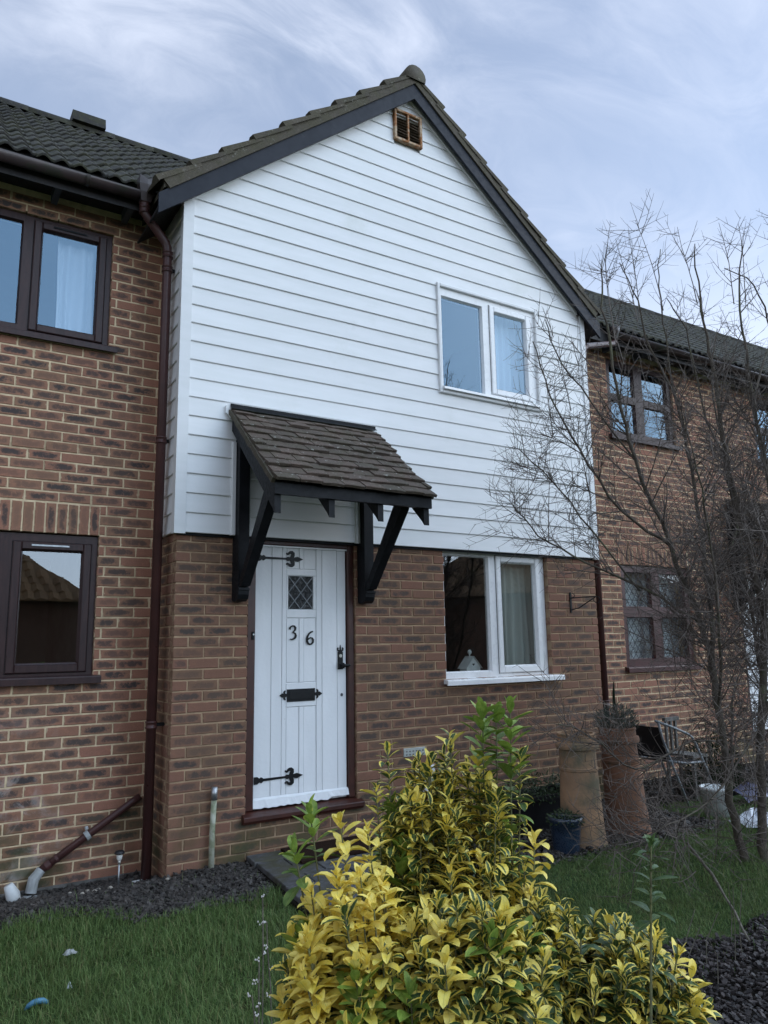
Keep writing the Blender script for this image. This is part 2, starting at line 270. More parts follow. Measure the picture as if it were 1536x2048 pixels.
M['flower'] = mat_noise('flower', (0.66, 0.63, 0.60), (0.5, 0.47, 0.44), 60, 0.8, 0.2)
M['leaf'] = mat_leaf('leaf'); M['grass'] = mat_grass('grass')
M['blueplastic'] = mat_noise('blueplastic', (0.05, 0.16, 0.26), (0.07, 0.20, 0.30), 20, 0.45, 0.2)
M['navy'] = mat_noise('navy', (0.020, 0.020, 0.060), (0.03, 0.03, 0.075), 20, 0.6, 0.3, c3=(0.3, 0.3, 0.36), s3=9.0, lim3=(0.6, 0.63))
M['bag'] = mat_noise('bag', (0.62, 0.64, 0.68), (0.48, 0.50, 0.55), 25, 0.35, 0.5, 0.01)
M['farwall'] = mat_noise('farwall', (0.17, 0.085, 0.055), (0.13, 0.07, 0.045), 12, 0.9, 0.2, mapscale=(1, 1, 5))
M['pebble'] = mat_noise('pebble', (0.40, 0.36, 0.30), (0.28, 0.25, 0.21), 40, 0.8, 0.3)

# ------------------------------------------------------------------ mesh building
class MB:
    def __init__(s): s.v = []; s.f = []; s.uv = []; s.var = []; s.has = False
    def add(s, vs, fs, uv=None, var=None):
        b = len(s.v); s.v += [tuple(x) for x in vs]; s.f += [tuple(i + b for i in q) for q in fs]
        if uv is not None or var is not None: s.has = True
        s.uv += list(uv) if uv is not None else [(0, 0)] * len(vs)
        s.var += [var if var is not None else (0.5, 0.5, 0.5)] * len(vs)
        return s
    def box(s, x0, x1, y0, y1, z0, z1, var=None):
        return s.add([(x0, y0, z0), (x1, y0, z0), (x1, y1, z0), (x0, y1, z0), (x0, y0, z1), (x1, y0, z1), (x1, y1, z1), (x0, y1, z1)],
                     [(0, 3, 2, 1), (4, 5, 6, 7), (0, 1, 5, 4), (1, 2, 6, 5), (2, 3, 7, 6), (3, 0, 4, 7)], None, var)
    def cbox(s, x0, x1, y0, y1, z0, z1, c=0.004, var=None):     # front (min y) edges chamfered
        V = [(x0, y1, z0), (x1, y1, z0), (x1, y1, z1), (x0, y1, z1), (x0, y0 + c, z0), (x1, y0 + c, z0), (x1, y0 + c, z1), (x0, y0 + c, z1),
             (x0 + c, y0, z0 + c), (x1 - c, y0, z0 + c), (x1 - c, y0, z1 - c), (x0 + c, y0, z1 - c)]
        F = [(0, 3, 2, 1), (8, 9, 10, 11)]
        for i in range(4):
            j = (i + 1) % 4; F += [(i, j, 4 + j, 4 + i), (4 + i, 4 + j, 8 + j, 8 + i)]
        return s.add(V, F, None, var)
    def prism(s, poly, axis, a, b, var=None):   # poly in the other two axes, extruded a..b along axis
        n = len(poly)
        def P(p, q): return {'x': (q, p[0], p[1]), 'y': (p[0], q, p[1]), 'z': (p[0], p[1], q)}[axis]
        V = [P(p, a) for p in poly] + [P(p, b) for p in poly]
        F = [tuple(range(n - 1, -1, -1)), tuple(range(n, 2 * n))] + [(i, (i + 1) % n, n + (i + 1) % n, n + i) for i in range(n)]
        return s.add(V, F, None, var)
    def tube(s, pts, rad, n=8, cap=True, var=None, uvv=None):
        pts = [Vector(p) for p in pts]
        if isinstance(rad, (int, float)): rad = [rad] * len(pts)
        V = []; F = []
        t0 = (pts[1] - pts[0]).normalized(); up = Vector((0, 0, 1)) if abs(t0.z) < 0.9 else Vector((1, 0, 0))
        a = t0.cross(up).normalized()
        for i, p in enumerate(pts):
            if i == 0: t = t0
            elif i == len(pts) - 1: t = (pts[i] - pts[i - 1]).normalized()
            else: t = ((pts[i + 1] - pts[i]).normalized() + (pts[i] - pts[i - 1]).normalized())
            if t.length < 1e-6: t = t0
            t = t.normalized(); a = (a - t * a.dot(t))
            if a.length < 1e-6: a = t.orthogonal()
            a = a.normalized(); b = t.cross(a)
            for k in range(n):
                q = 2 * math.pi * k / n; V.append(p + (a * math.cos(q) + b * math.sin(q)) * rad[i])
        for i in range(len(pts) - 1):
            for k in range(n):
                k2 = (k + 1) % n; F.append((i * n + k, i * n + k2, (i + 1) * n + k2, (i + 1) * n + k))
        if cap: F += [tuple(range(n - 1, -1, -1)), tuple(range((len(pts) - 1) * n, len(pts) * n))]
        return s.add(V, F, None, var)
    def lathe(s, prof, n=24, c=(0, 0, 0), var=None, wob=0.0, seed=1):
        rr = random.Random(seed); V = []; F = []
        for i, (r, z) in enumerate(prof):
            for k in range(n):
                q = 2 * math.pi * k / n; e = 1 + wob * math.sin(3 * q + seed)
                V.append((c[0] + r * e * math.cos(q), c[1] + r * e * math.sin(q), c[2] + z))
        for i in range(len(prof) - 1):
            for k in range(n):
                k2 = (k + 1) % n; F.append((i * n + k, i * n + k2, (i + 1) * n + k2, (i + 1) * n + k))
        F.append(tuple(range(n - 1, -1, -1))); F.append(tuple(range((len(prof) - 1) * n, len(prof) * n)))
        return s.add(V, F, None, var)
    def stroke(s, pts, wid, y, d=0.004):      # flat ribbon in the xz plane, thickness d towards -y
        P = [Vector((p[0], p[1])) for p in pts]; L = []; Rr = []
        if isinstance(wid, (int, float)): wid = [wid] * len(P)
        for i, p in enumerate(P):
            t = (P[min(i + 1, len(P) - 1)] - P[max(i - 1, 0)]).normalized(); nn = Vector((-t.y, t.x)) * wid[i] * 0.5
            L.append(p + nn); Rr.append(p - nn)
        n = len(P); V = [(q.x, y - d, q.y) for q in L] + [(q.x, y - d, q.y) for q in Rr] + [(q.x, y, q.y) for q in L] + [(q.x, y, q.y) for q in Rr]
        F = []
        for i in range(n - 1):
            F += [(i, n + i, n + i + 1, i + 1), (i, i + 1, 2 * n + i + 1, 2 * n + i), (n + i, 3 * n + i, 3 * n + i + 1, n + i + 1)]
        F += [(0, 2 * n, 3 * n, n), (n - 1, 2 * n - 1, 4 * n - 1, 3 * n - 1)]
        return s.add(V, F)
    def build(s, name, mat, parent=None, smooth=False, kind=None):
        me = bpy.data.meshes.new(name); me.from_pydata(s.v, [], s.f); me.materials.append(M[mat] if isinstance(mat, str) else mat)
        if s.has:
            at = me.attributes.new('var', 'FLOAT_COLOR', 'POINT')
            at.data.foreach_set('color', np.array([(a, b, c, 1) for a, b, c in s.var], dtype=np.float32).ravel())
            ul = me.uv_layers.new(name='UVMap'); li = np.empty(len(me.loops), dtype=np.int32); me.loops.foreach_get('vertex_index', li)
            ul.data.foreach_set('uv', np.array(s.uv, dtype=np.float32)[li].ravel())
        if smooth: me.polygons.foreach_set('use_smooth', [True] * len(me.polygons))
        o = bpy.data.objects.new(name, me); COL.objects.link(o)
        if parent is not None:
            o.parent = parent; base = Vector((0, 0, 0)); q = parent
            while q is not None: base += q.location; q = q.parent
            o.location = -base
        if kind: o['kind'] = kind
        return o
def merged(lst):
    r = MB()
    for b in lst:
        n = len(r.v); r.v += b.v; r.f += [tuple(i + n for i in q) for q in b.f]; r.uv += b.uv; r.var += b.var; r.has = r.has or b.has
    return r
def thing(name, label, cat, loc=(0, 0, 0), group=None):
    o = bpy.data.objects.new(name, None); COL.objects.link(o); o.location = loc; o['label'] = label; o['category'] = cat
    if group: o['group'] = group
    return o
def tag(o, label, cat=None, group=None, kind=None):
    o['label'] = label
    if cat: o['category'] = cat
    if group: o['group'] = group
    if kind: o['kind'] = kind
    return o
def structure(o): o['kind'] = 'structure'; return o
def cells(x0, x1, z0, z1, holes):     # rectangles left over after cutting holes
    xs = sorted({x0, x1, *[h[i] for h in holes for i in (0, 1) if x0 < h[i] < x1]}); zs = sorted({z0, z1, *[h[i] for h in holes for i in (2, 3) if z0 < h[i] < z1]})
    out = []
    for a, b in zip(xs, xs[1:]):
        run = None
        for c, d in zip(zs, zs[1:]):
            mx, mz = (a + b) / 2, (c + d) / 2
            if any(h[0] < mx < h[1] and h[2] < mz < h[3] for h in holes):
                if run: out.append(run); run = None
            else: run = (a, b, run[2] if run else c, d)
        if run: out.append(run)
    return out
def ring(mb, x0, x1, z0, z1, f, y0, y1, c=0.004):   # rectangular frame, mitred look
    mb.cbox(x0, x0 + f, y0, y1, z0, z1, c); mb.cbox(x1 - f, x1, y0, y1, z0, z1, c)
    mb.cbox(x0 + f, x1 - f, y0 + 0.0006, y1, z0, z0 + f, c); mb.cbox(x0 + f, x1 - f, y0 + 0.0006, y1, z1 - f, z1, c)
def bead(mb, x0, x1, z0, z1, ya, yb, g=0.014):      # sloped glazing bead from the frame face to the pane
    o = [(x0, ya, z0), (x1, ya, z0), (x1, ya, z1), (x0, ya, z1)]; i = [(x0 + g, yb, z0 + g), (x1 - g, yb, z0 + g), (x1 - g, yb, z1 - g), (x0 + g, yb, z1 - g)]
    mb.add(o + i, [(k, (k + 1) % 4, 4 + (k + 1) % 4, 4 + k) for k in range(4)])

# ------------------------------------------------------------------ bricks
def brick(a0, a1, b0, b1, face, plane='y', depth=0.085, g=None, vert=False):
    w2, h2 = (a1 - a0) / 2, (b1 - b0) / 2; ca, cb = (a0 + a1) / 2, (b0 + b1) / 2; c = 0.004
    j = lambda s=0.0022: RX.uniform(-s, s)
    dd = j(0.0016)
    V = []; UV = []
    for (sa, sb) in ((-1, -1), (1, -1), (1, 1), (-1, 1)): V.append((sa * w2, sb * h2, -depth)); UV.append((sa, sb))
    for (sa, sb) in ((-1, -1), (1, -1), (1, 1), (-1, 1)): V.append((sa * w2 + j(), sb * h2 + j(), -c + dd)); UV.append((sa, sb))
    for (sa, sb) in ((-1, -1), (1, -1), (1, 1), (-1, 1)): V.append((sa * (w2 - c) + j(0.0018), sb * (h2 - c) + j(0.0016), dd + j(0.0006))); UV.append((sa * 0.96, sb * 0.88))
    F = [(8, 9, 10, 11)]
    for i in range(4):
        k = (i + 1) % 4; F += [(i, k, 4 + k, 4 + i), (4 + i, 4 + k, 8 + k, 8 + i)]
    if plane == 'y': W = [(ca + p[0], face - p[2], cb + p[1]) for p in V]
    else: W = [(face - p[2], ca - p[0], cb + p[1]) for p in V]
    if vert: UV = [(b, a) for a, b in UV]
    small = min(a1 - a0, 0.3) < 0.15 and not vert
    if g is None:
        q = RX.random(); g = (0.0 if RX.random() < 0.8 else 0.6) if small else (RX.uniform(0.7, 1.0) if q < 0.52 else (RX.uniform(0.25, 0.7) if q < 0.90 else 0.06))
    r = RX.uniform(0, 0.35) if (small or g < 0.2) else RX.uniform(0.25, 1.0)
    return MB().add(W, F, UV, (r, g, RX.random()))
def layout(a0, a1, z0, n, holes, anchor, phase=0, jt=0.010, soldiers=()):
    out = []
    for i in range(n):
        b0 = z0 + 0.075 * i; b1 = b0 + 0.065; off = anchor + (0.1125 if (i + phase) % 2 else 0.0)
        k0 = math.floor((a0 - off) / 0.225) - 1; x = off + k0 * 0.225
        while x < a1:
            segs = [(max(x + jt / 2, a0), min(x + 0.225 - jt / 2, a1))]
            for h in holes:
                if h[2] < (b0 + b1) / 2 < h[3]:
                    ns = []
                    for (p, q) in segs:
                        if q <= h[0] or p >= h[1]: ns.append((p, q)); continue
                        if p < h[0]: ns.append((p, h[0]))
                        if q > h[1]: ns.append((h[1], q))
                    segs = ns
            for (p, q) in segs:
                if q - p > 0.028:
                    w_ = RX.uniform(-0.002, 0.002); out.append((p + w_ * 0.5, q + w_ * 0.5, b0 + RX.uniform(-0.0015, 0.0015), b1 + RX.uniform(-0.0015, 0.0015)))
            x += 0.225
    return out
def lay_bricks(parts, wall, mat, pick, limit=295, first_used=0):
    """parts: list of (centre, MB). The ones that pick() ranks first become single bricks, the rest one joined part."""
    parts = sorted(parts, key=lambda t: pick(t[0])); keep = [p for p in parts if pick(p[0]) < 1e6][:limit]; ids = {id(p) for p in keep}
    for c, b in keep: b.build('brick', mat, wall)
    rest = [b for p in parts if id(p) not in ids for b in (p[1],)]
    if rest: merged(rest).build('brickwork', mat, wall, kind='stuff')

# ------------------------------------------------------------------ ground, lawn, beds, path
def gz(x, y):
    z = 0.0
    if y > -0.1 and x < 0.05: z -= 0.085 * min(1, max(0, (y + 0.1) / 0.45))
    return z + 0.010 * math.sin(2.1 * x + 0.6) * math.cos(1.7 * y) + 0.005 * math.sin(6.1 * x + 3.3 * y)
LB = [(-9, -0.2), (-1.01, -0.24), (-0.85, -0.2), (-0.55, -0.42), (-0.26, -0.68), (0.0, -0.67), (0.3, -0.70), (0.62, -0.55)]
def zone(x, y):
    px0 = 0.53 + min(0, y + 0.2) * 0.10; px1 = px0 + 0.95
    if px0 < x < px1 and -7.5 < y < 0.02: return 'path'
    if x <= px0 + 0.02:
        for (xa, ya), (xb, yb) in zip(LB, LB[1:]):
            if xa <= x <= xb and y > ya + (yb - ya) * (x - xa) / (xb - xa) + 0.05 * math.sin(9 * x): return 'bed'
    else:
        if y > -1.17 - 0.05 * max(0, x - 3) + 0.02 * math.sin(7 * x) and x < 4.25: return 'bed'
        if x >= 4.25 and y > -0.45: return 'bed'
        if y < -2.55 + 0.10 * math.sin(2.2 * x) - 0.05 * (x - 2) + 0.05 * math.sin(11 * x) and -5.4 < y and x < 6: return 'front'
    if (x + 0.45) ** 2 + (y + 3.9) ** 2 < 0.6 ** 2: return 'front'
    return 'lawn'
def sheet(name, mat, zones, dz=0.0, step=0.09):
    b = MB(); idx = {}
    def vid(i, j):
        if (i, j) not in idx:
            x, y = -7 + i * step, -8.2 + j * step; idx[(i, j)] = len(b.v); b.v.append((x, y, gz(x, y) + dz)); b.uv.append((0, 0)); b.var.append((0.5, 0.5, 0.5))
        return idx[(i, j)]
    for i in range(int(16 / step)):
        for j in range(int(8.75 / step)):
            x, y = -7 + (i + 0.5) * step, -8.2 + (j + 0.5) * step
            if zone(x, y) in zones: b.f.append((vid(i, j), vid(i + 1, j), vid(i + 1, j + 1), vid(i, j + 1)))
    return structure(b.build(name, mat, None, True))
gb = MB(); gb.add([(-600, -600, -0.30), (600, -600, -0.30), (600, 600, -0.30), (-600, 600, -0.30)], [(0, 1, 2, 3)])
structure(gb.build('ground', 'meadow'))
lawn = sheet('lawn', 'lawn', ('lawn',)); sheet('slate_bed', 'soil', ('bed',), -0.004); sheet('planting_bed', 'soil', ('front',), -0.004); 
pathb = MB(); pathb.prism([(0.55, -0.001), (0.52, -0.3), (0.45, -1.0), (-0.2, -7.5), (0.78, -7.5), (1.40, -1.0), (1.47, -0.001)], 'z', -0.10, 0.030)
path = structure(pathb.build('path', 'soil'))
# paving: blocks laid across the path, two edge courses along it
y = -0.006; row = 0
while y > -6.0:
    x0 = 0.55 + min(0, y + 0.15) * 0.10; d = 0.196; xs = [x0 + 0.006]; 
    wv = [0.20, 0.30, 0.42] if row % 2 else [0.36, 0.30, 0.26]
    for q in wv:
        a, c = xs[-1], xs[-1] + q; xs.append(c)
        b = MB(); hz = 0.062 + RX.uniform(-0.003, 0.003); e = 0.004
        sk = -0.02; 
        V = []
        for (zz_, ii) in ((0.02, 0.0), (hz - e, 0.0), (hz, e)):
            V += [(a + 0.004 + ii + sk * 0, y - ii, zz_), (c - 0.004 - ii, y - ii, zz_), (c - 0.004 - ii + sk, y - d + ii, zz_), (a + 0.004 + ii + sk, y - d + ii, zz_)]
        F = [(8, 11, 10, 9)]
        for lv in (0, 4):
            for k in range(4): F.append((lv + k, lv + 4 + k, lv + 4 + (k + 1) % 4, lv + (k + 1) % 4))
        b.add(V, F, None, (RX.random(), 0.5, 0.5)); b.build('paving_slab', 'paver', path)
    y -= 0.20; row += 1

# ------------------------------------------------------------------ windows
def window(parent, X0, X1, Z0, Z1, yf, mat, lights, glass, f=0.055, depth=0.07, sill=None, lattice=None, sillmat=None):
    """lights: (x0,x1,z0,z1,sash) of the glass; a sash light gets an opening frame of its own."""
    b = MB(); holes = []
    for (a, c, d, e, s) in lights:
        g = 0.062 if s else 0.0; holes.append((a - g, c + g, d - g, e + g))
    for (a, c, d, e) in cells(X0, X1, Z0, Z1, holes): b.box(a, c, yf, yf + depth, d, e)
    for (a, c, d, e, s), h in zip(lights, holes):
        if not s: bead(b, a - 0.0, c + 0.0, d, e, yf - 0.0005, yf + 0.03, 0.012)
    w_ = b.build('window', mat, parent)
    for (a, c, d, e, s), h in zip(lights, holes):
        yp = yf + 0.028
        if s:
            q = MB(); ring(q, h[0] + 0.004, h[1] - 0.004, h[2] + 0.004, h[3] - 0.004, 0.056, yf - 0.016, yf + 0.05, 0.007); bead(q, a - 0.002, c + 0.002, d - 0.002, e + 0.002, yf - 0.012, yf + 0.02, 0.012)
            q.build('sash', mat, w_); yp = yf + 0.018
            q = MB(); q.box(h[0], h[0] + 0.004, yf - 0.002, yf + 0.05, h[2], h[3]); q.box(h[1] - 0.004, h[1], yf - 0.002, yf + 0.05, h[2], h[3]); q.box(h[0] + .004, h[1] - .004, yf - 0.002, yf + 0.05, h[3] - 0.004, h[3]); q.build('gasket', 'blackpaint', w_)
        q = MB(); q.add([(a + 0.009, yp, d + 0.009), (c - 0.009, yp, d + 0.009), (c - 0.009, yp, e - 0.009), (a + 0.009, yp, e - 0.009)], [(0, 1, 2, 3)]); q.build('pane', glass, w_)
        if lattice:
            q = MB(); st = 0.115; sx = 0.085; W_, H_ = c - a - 0.02, e - d - 0.02
            n = int((W_ / sx + H_ / st)) + 3
            for sg in (1, -1):
                for i in range(-n, n):
                    # line x = i*sx + sg*t*sx/st
                    p0 = (i * sx, 0.0); p1 = (i * sx + sg * H_ * sx / st, H_)
                    t0, t1 = 0.0, 1.0; dxx = p1[0] - p0[0]
                    ta, tb = sorted(((0 - p0[0]) / dxx, (W_ - p0[0]) / dxx)); t0 = max(t0, ta); t1 = min(t1, tb)
                    if t1 - t0 > 0.03:
                        q.stroke([(a + 0.01 + p0[0] + dxx * t0, d + 0.01 + H_ * t0), (a + 0.01 + p0[0] + dxx * t1, d + 0.01 + H_ * t1)], 0.006, yp - 0.0005 - (0.001 if sg > 0 else 0), 0.003)
            q.build('lead_lattice', 'rafter', w_)
    if sill:
        a, c, zt, zb, out = sill
        q = MB(); q.prism([(yf + 0.03, zt), (yf - out, zt - 0.012), (yf - out - 0.004, zt - 0.02), (yf - out - 0.004, zb), (yf - out + 0.012, zb), (yf - out + 0.014, zb + 0.012), (yf + 0.03, zb + 0.012)], 'x', a, c)
        q.build('sill', sillmat or mat, w_)
    return w_
def room(parent, x0, x1, y0, y1, z0, z1, mat):
    b = MB(); V = [(x0, y0, z0), (x1, y0, z0), (x1, y1, z0), (x0, y1, z0), (x0, y0, z1), (x1, y0, z1), (x1, y1, z1), (x0, y1, z1)]
    b.add(V, [(0, 1, 2, 3), (4, 7, 6, 5), (1, 5, 6, 2), (2, 6, 7, 3), (3, 7, 4, 0)]); return b.build('room_lining', mat, parent)
def curtain(label, x0, x1, y, z0, z1, mat, folds=7, amp=0.025, gather=0.0, group=None, seed=1):
    rr = random.Random(seed); b = MB(); n = folds * 8; ph = rr.uniform(0, 6); rows = 8
    for i in range(rows + 1):
        t = i / rows
        for k in range(n + 1):
            u = k / n; x = x0 + (x1 - x0) * u + gather * (1 - t) * (u - 0.5)
            b.v.append((x + 0.008 * math.sin(5 * t + u * 9), y + amp * (0.6 + 0.4 * (1 - t)) * math.sin(ph + u * folds * 6.283 + 0.7 * math.sin(u * 11 + ph)) , z0 + (z1 - z0) * t)); b.uv.append((0, 0)); b.var.append((0.5, 0.5, 0.5))
    for i in range(rows):
        for k in range(n): b.f.append((i * (n + 1) + k, i * (n + 1) + k + 1, (i + 1) * (n + 1) + k + 1, (i + 1) * (n + 1) + k))
    return tag(b.build('curtain', mat, None, True), label, 'curtain', group)

# ------------------------------------------------------------------ roof tiles
SL = math.radians(39); CS, SN = math.cos(SL), math.sin(SL)
def wavy_tile(org, A, S, N, wd=0.30, ln=0.40, waves=2, amp=0.016, th=0.016, seg=12, lift=0.030):
    """org: lower left corner on the roof plane; A across, S up the slope, N normal."""
    org, A, S, N = Vector(org), Vector(A), Vector(S), Vector(N); V = []; UV = []; F = []
    l0, l1 = lift + RX.uniform(-.003, .004), 0.010; sk = RX.uniform(-0.004, 0.004)
    for (s_, n_, dn) in ((0.0, l0, -th), (0.0, l0, 0.0), (0.012, l0 + 0.002, 0.0), (ln, l1, 0.0)):
        for k in range(seg + 1):
            u = k / seg; wv = amp * math.sin(u * waves * 6.283 - 1.2) + (0.010 if k == seg else 0.0)
            V.append(org + A * (u * wd + sk) + S * (s_ + (0.004 * math.sin(3 * u) if s_ < 0.02 else 0)) + N * (n_ + wv + dn)); UV.append((u, s_))
    for r in range(3):
        for k in range(seg): F.append((r * (seg + 1) + k, r * (seg + 1) + k + 1, (r + 1) * (seg + 1) + k + 1, (r + 1) * (seg + 1) + k))
    return MB().add(V, F, UV, (RX.random(), RX.random(), RX.random()))
def main_roof(house, X0, X1, keepx, y_e=0.20, z_e=5.02, rows=13, gauge=0.2785, limit=295):
    L = rows * gauge - 0.1; yr, zr = y_e + L * CS, z_e + L * SN
    b = MB(); b.add([(X0, y_e, z_e), (X1, y_e, z_e), (X1, yr, zr), (X0, yr, zr), (X0, 2 * yr - y_e, z_e), (X1, 2 * yr - y_e, z_e)], [(0, 1, 2, 3), (3, 2, 5, 4)])
    b.add([(X0, y_e, z_e - 0.03), (X1, y_e, z_e - 0.03), (X1, y_e, z_e), (X0, y_e, z_e)], [(0, 1, 2, 3)])
    rf = b.build('roof', 'soffit', house); one = []; rest = []
    nx = int((X1 - X0) / 0.25)
    for r in range(rows):
        for k in range(nx):
            x = X0 + 0.25 * k; s0 = r * gauge - 0.04; ln = 0.345 if r < rows - 1 else 0.25
            t = wavy_tile((x, y_e + s0 * CS, z_e + s0 * SN), (1, 0, 0), (0, CS, SN), (0, -SN, CS), wd=0.25, ln=ln)
            (one if keepx[0] <= x <= keepx[1] and len(one) < limit else rest).append(t)
    for t in one: t.build('roof_tile', 'tile', rf, True)
    if rest: merged(rest).build('roof_tiles', 'tile', rf, True, 'stuff')
    x = X0; k = 0
    while x < X1:
        b = MB(); V = []; F = []; n = 8; ra = 0.115 + (0.003 if k % 2 else 0); x1 = min(x + 0.45, X1)
        for xx in (x, x1 + 0.012):
            for i in range(n + 1):
                q = math.pi * i / n; V.append((xx, yr - math.cos(q) * ra, zr - 0.045 + math.sin(q) * ra))
        F = [(i, i + 1, n + 2 + i, n + 1 + i) for i in range(n)] + [tuple(range(n, -1, -1))]
        b.add(V, F, None, (RX.random(), 0.5, 0.5)); b.build('ridge_tile', 'tile', rf, True); x = x1; k += 1
    return rf, yr, zr

def gutter(house, X0, X1, y, z, r=0.056):
    b = MB(); V = []; n = 10
    for x in (X0, X1):
        for rr in (r, r - 0.004):
            for i in range(n + 1):
                q = math.pi * i / n; V.append((x, y - math.cos(q) * rr, z - math.sin(q) * rr))
    m_ = n + 1; F = []
    for i in range(n): F += [(i, i + 1, 2 * m_ + i + 1, 2 * m_ + i), (m_ + i, 3 * m_ + i, 3 * m_ + i + 1, m_ + i + 1), (i, m_ + i, m_ + i + 1, i + 1), (2 * m_ + i, 2 * m_ + i + 1, 3 * m_ + i + 1, 3 * m_ + i)]
    F += [(0, 2 * m_, 3 * m_, m_), (n, m_ + n, 3 * m_ + n, 2 * m_ + n)]
    b.add(V, F); g = b.build('gutter', 'gutter', house, True)
    x = X0 + 0.35
    while x < X1:
        q = MB()
        pts = [(x, y - math.cos(math.pi * i / 8) * (r + 0.004), z - math.sin(math.pi * i / 8) * (r + 0.004)) for i in range(9)]
        V = [(p[0] + s, p[1], p[2]) for p in pts for s in (-0.014, 0.014)]; q.add(V, [(2 * i, 2 * i + 1, 2 * i + 3, 2 * i + 2) for i in range(8)])
        q.build('gutter_joint', 'gutter', g, True); x += 1.05
    return g
def collar(parent, x, y, z, r=0.034):
    q = MB(); q.lathe([(r + 0.001, -0.026), (r + 0.008, -0.024), (r + 0.008, -0.014), (r + 0.004, -0.012), (r + 0.004, 0.012), (r + 0.008, 0.014), (r + 0.008, 0.024), (r + 0.001, 0.026)], 16, (x, y, z)); return q.build('collar', 'pipe', parent, True)

# ------------------------------------------------------------------ porch canopy (shared by the two white doors)
def canopy(house, ox=0.0, oy=0.0, full=True):
    X0, X1, yt, zt, ye, ze = 0.36 + ox, 1.63 + ox, -0.05 + oy, 3.262, -0.875 + oy, 2.562
    L = math.hypot(yt - ye, zt - ze); S = Vector((0, (yt - ye) / L, (zt - ze) / L)); N = Vector((0, -S.z, S.y)); O = Vector((0, ye, ze))
    b = MB()     # boarded deck under the tiles
    V = [Vector((x, ye, ze)) + S * s_ + N * n_ for x in (X0 + 0.02, X1 - 0.02) for s_ in (0.03, L - 0.01) for n_ in (-0.022, 0.0)]
    b.add(V, [(0, 1, 3, 2), (4, 6, 7, 5), (0, 4, 5, 1), (2, 3, 7, 6), (0, 2, 6, 4), (1, 5, 7, 3)])
    C = b.build('porch_canopy', 'blackpaint', house)
    rows = 11; gauge = L / 10.9
    for r in range(rows):
        x = X0 + (-0.0825 if r % 2 else 0.0) + RX.uniform(-0.004, 0.004); first = True
        while x < X1 - 0.02:
            a, c = max(x + 0.001, X0 + RX.uniform(-0.006, 0.006)), min(x + 0.164, X1 + RX.uniform(-0.006, 0.006)); x += 0.165
            if c - a < 0.03: continue
            s0 = r * gauge - 0.03 + RX.uniform(-0.008, 0.006); ln = min(0.235, L - s0 + 0.005); tw = RX.uniform(-0.003, 0.003); lf = 0.040 + RX.uniform(-0.005, 0.010)
            if r == 3 and 0.62 < a - ox < 0.78: s0 -= 0.035; lf += 0.008      # a slipped tile
            V = []; n = 4; ud = RX.uniform(0.001, 0.004)
            for (s_, nn, th) in ((0, lf, -0.020), (0, lf, 0), (0.008, lf + 0.002, 0), (ln, 0.006, 0)):
                for k in range(n + 1):
                    u = k / n; V.append(Vector((a + (c - a) * u, ye, ze)) + S * (s0 + s_ + (RX.uniform(-0.003, 0.003) if s_ < 0.005 and th == 0 else 0)) + N * (nn + th + tw * (u - 0.5) * 2 + ud * (1 - (2 * u - 1) ** 2)))
            F = [(q * (n + 1) + k, q * (n + 1) + k + 1, (q + 1) * (n + 1) + k + 1, (q + 1) * (n + 1) + k) for q in range(3) for k in range(n)]
            e = n + 1; F += [(0, e, 2 * e, 3 * e), (n, 3 * e + n, 2 * e + n, e + n)]
            # side thickness
            b0 = len(V); V += [V[3 * e] - N * 0.012, V[3 * e + n] - N * 0.012]
            F += [(0, 3 * e, b0), (n, b0 + 1, 3 * e + n)]
            MB().add(V, F, None, (RX.random(), RX.random(), RX.random())).build('roof_tile', 'plain_tile', C)
    # mossy mortar down the open verges
    for xa in (X0 - 0.012, X1 - 0.014):
        q = MB(); rr = RX
        pr = [(0.0, -0.02), (0.0, 0.02)]
        V = []; n = 22
        for i in range(n + 1):
            s_ = 0.01 + (L - 0.03) * i / n
            V += [Vector((xa + RX.uniform(-.004, .004), ye, ze)) + S * s_ - N * (0.020 + RX.uniform(0, .006)), Vector((xa + RX.uniform(-.003, .003), ye, ze)) + S * s_ + N * (0.012 + RX.uniform(0, .006)), Vector((xa + 0.026, ye, ze)) + S * s_ + N * 0.014, Vector((xa + 0.026, ye, ze)) + S * s_ - N * 0.021]
        F = []
        for i in range(n):
            for k in range(4): F.append((4 * i + k, 4 * i + (k + 1) % 4, 4 * i + 4 + (k + 1) % 4, 4 * i + 4 + k))
        F += [(0, 1, 2, 3), (4 * n + 3, 4 * n + 2, 4 * n + 1, 4 * n)]
        q.add(V, F, None, (0.4, .5, .5)); q.build('verge_mortar', 'verge', C)
    # rafters with plumb-cut tails
    yc = ye + 0.035
    for i, x in enumerate((X0 + 0.02, X0 + 0.42, X0 + 0.81, X1 - 0.065)):
        def zat(yy): return ze + (yy - ye) * S.z / S.y
        q = MB(); q.prism([(yc, zat(yc) - 0.032), (yc, zat(yc) - 0.235), (yc + 0.030, zat(yc) - 0.200), (yt, zat(yt) - 0.160), (yt, zat(yt) - 0.032)], 'x', x, x + 0.045); q.build('rafter', 'blackpaint', C)
    q = MB(); xs = [X0 + 0.066, X0 + 0.419, X0 + 0.466, X0 + 0.809, X0 + 0.856, X1 - 0.066]
    for a, c in zip(xs[::2], xs[1::2]): q.box(a, c, yc - 0.004, yc + 0.03, ze - 0.078, ze - 0.006)
    q.box(X0 + 0.01, X1 - 0.01, yc - 0.026, yc - 0.0045, ze - 0.082, ze - 0.004); q.build('fascia', 'blackpaint', C)
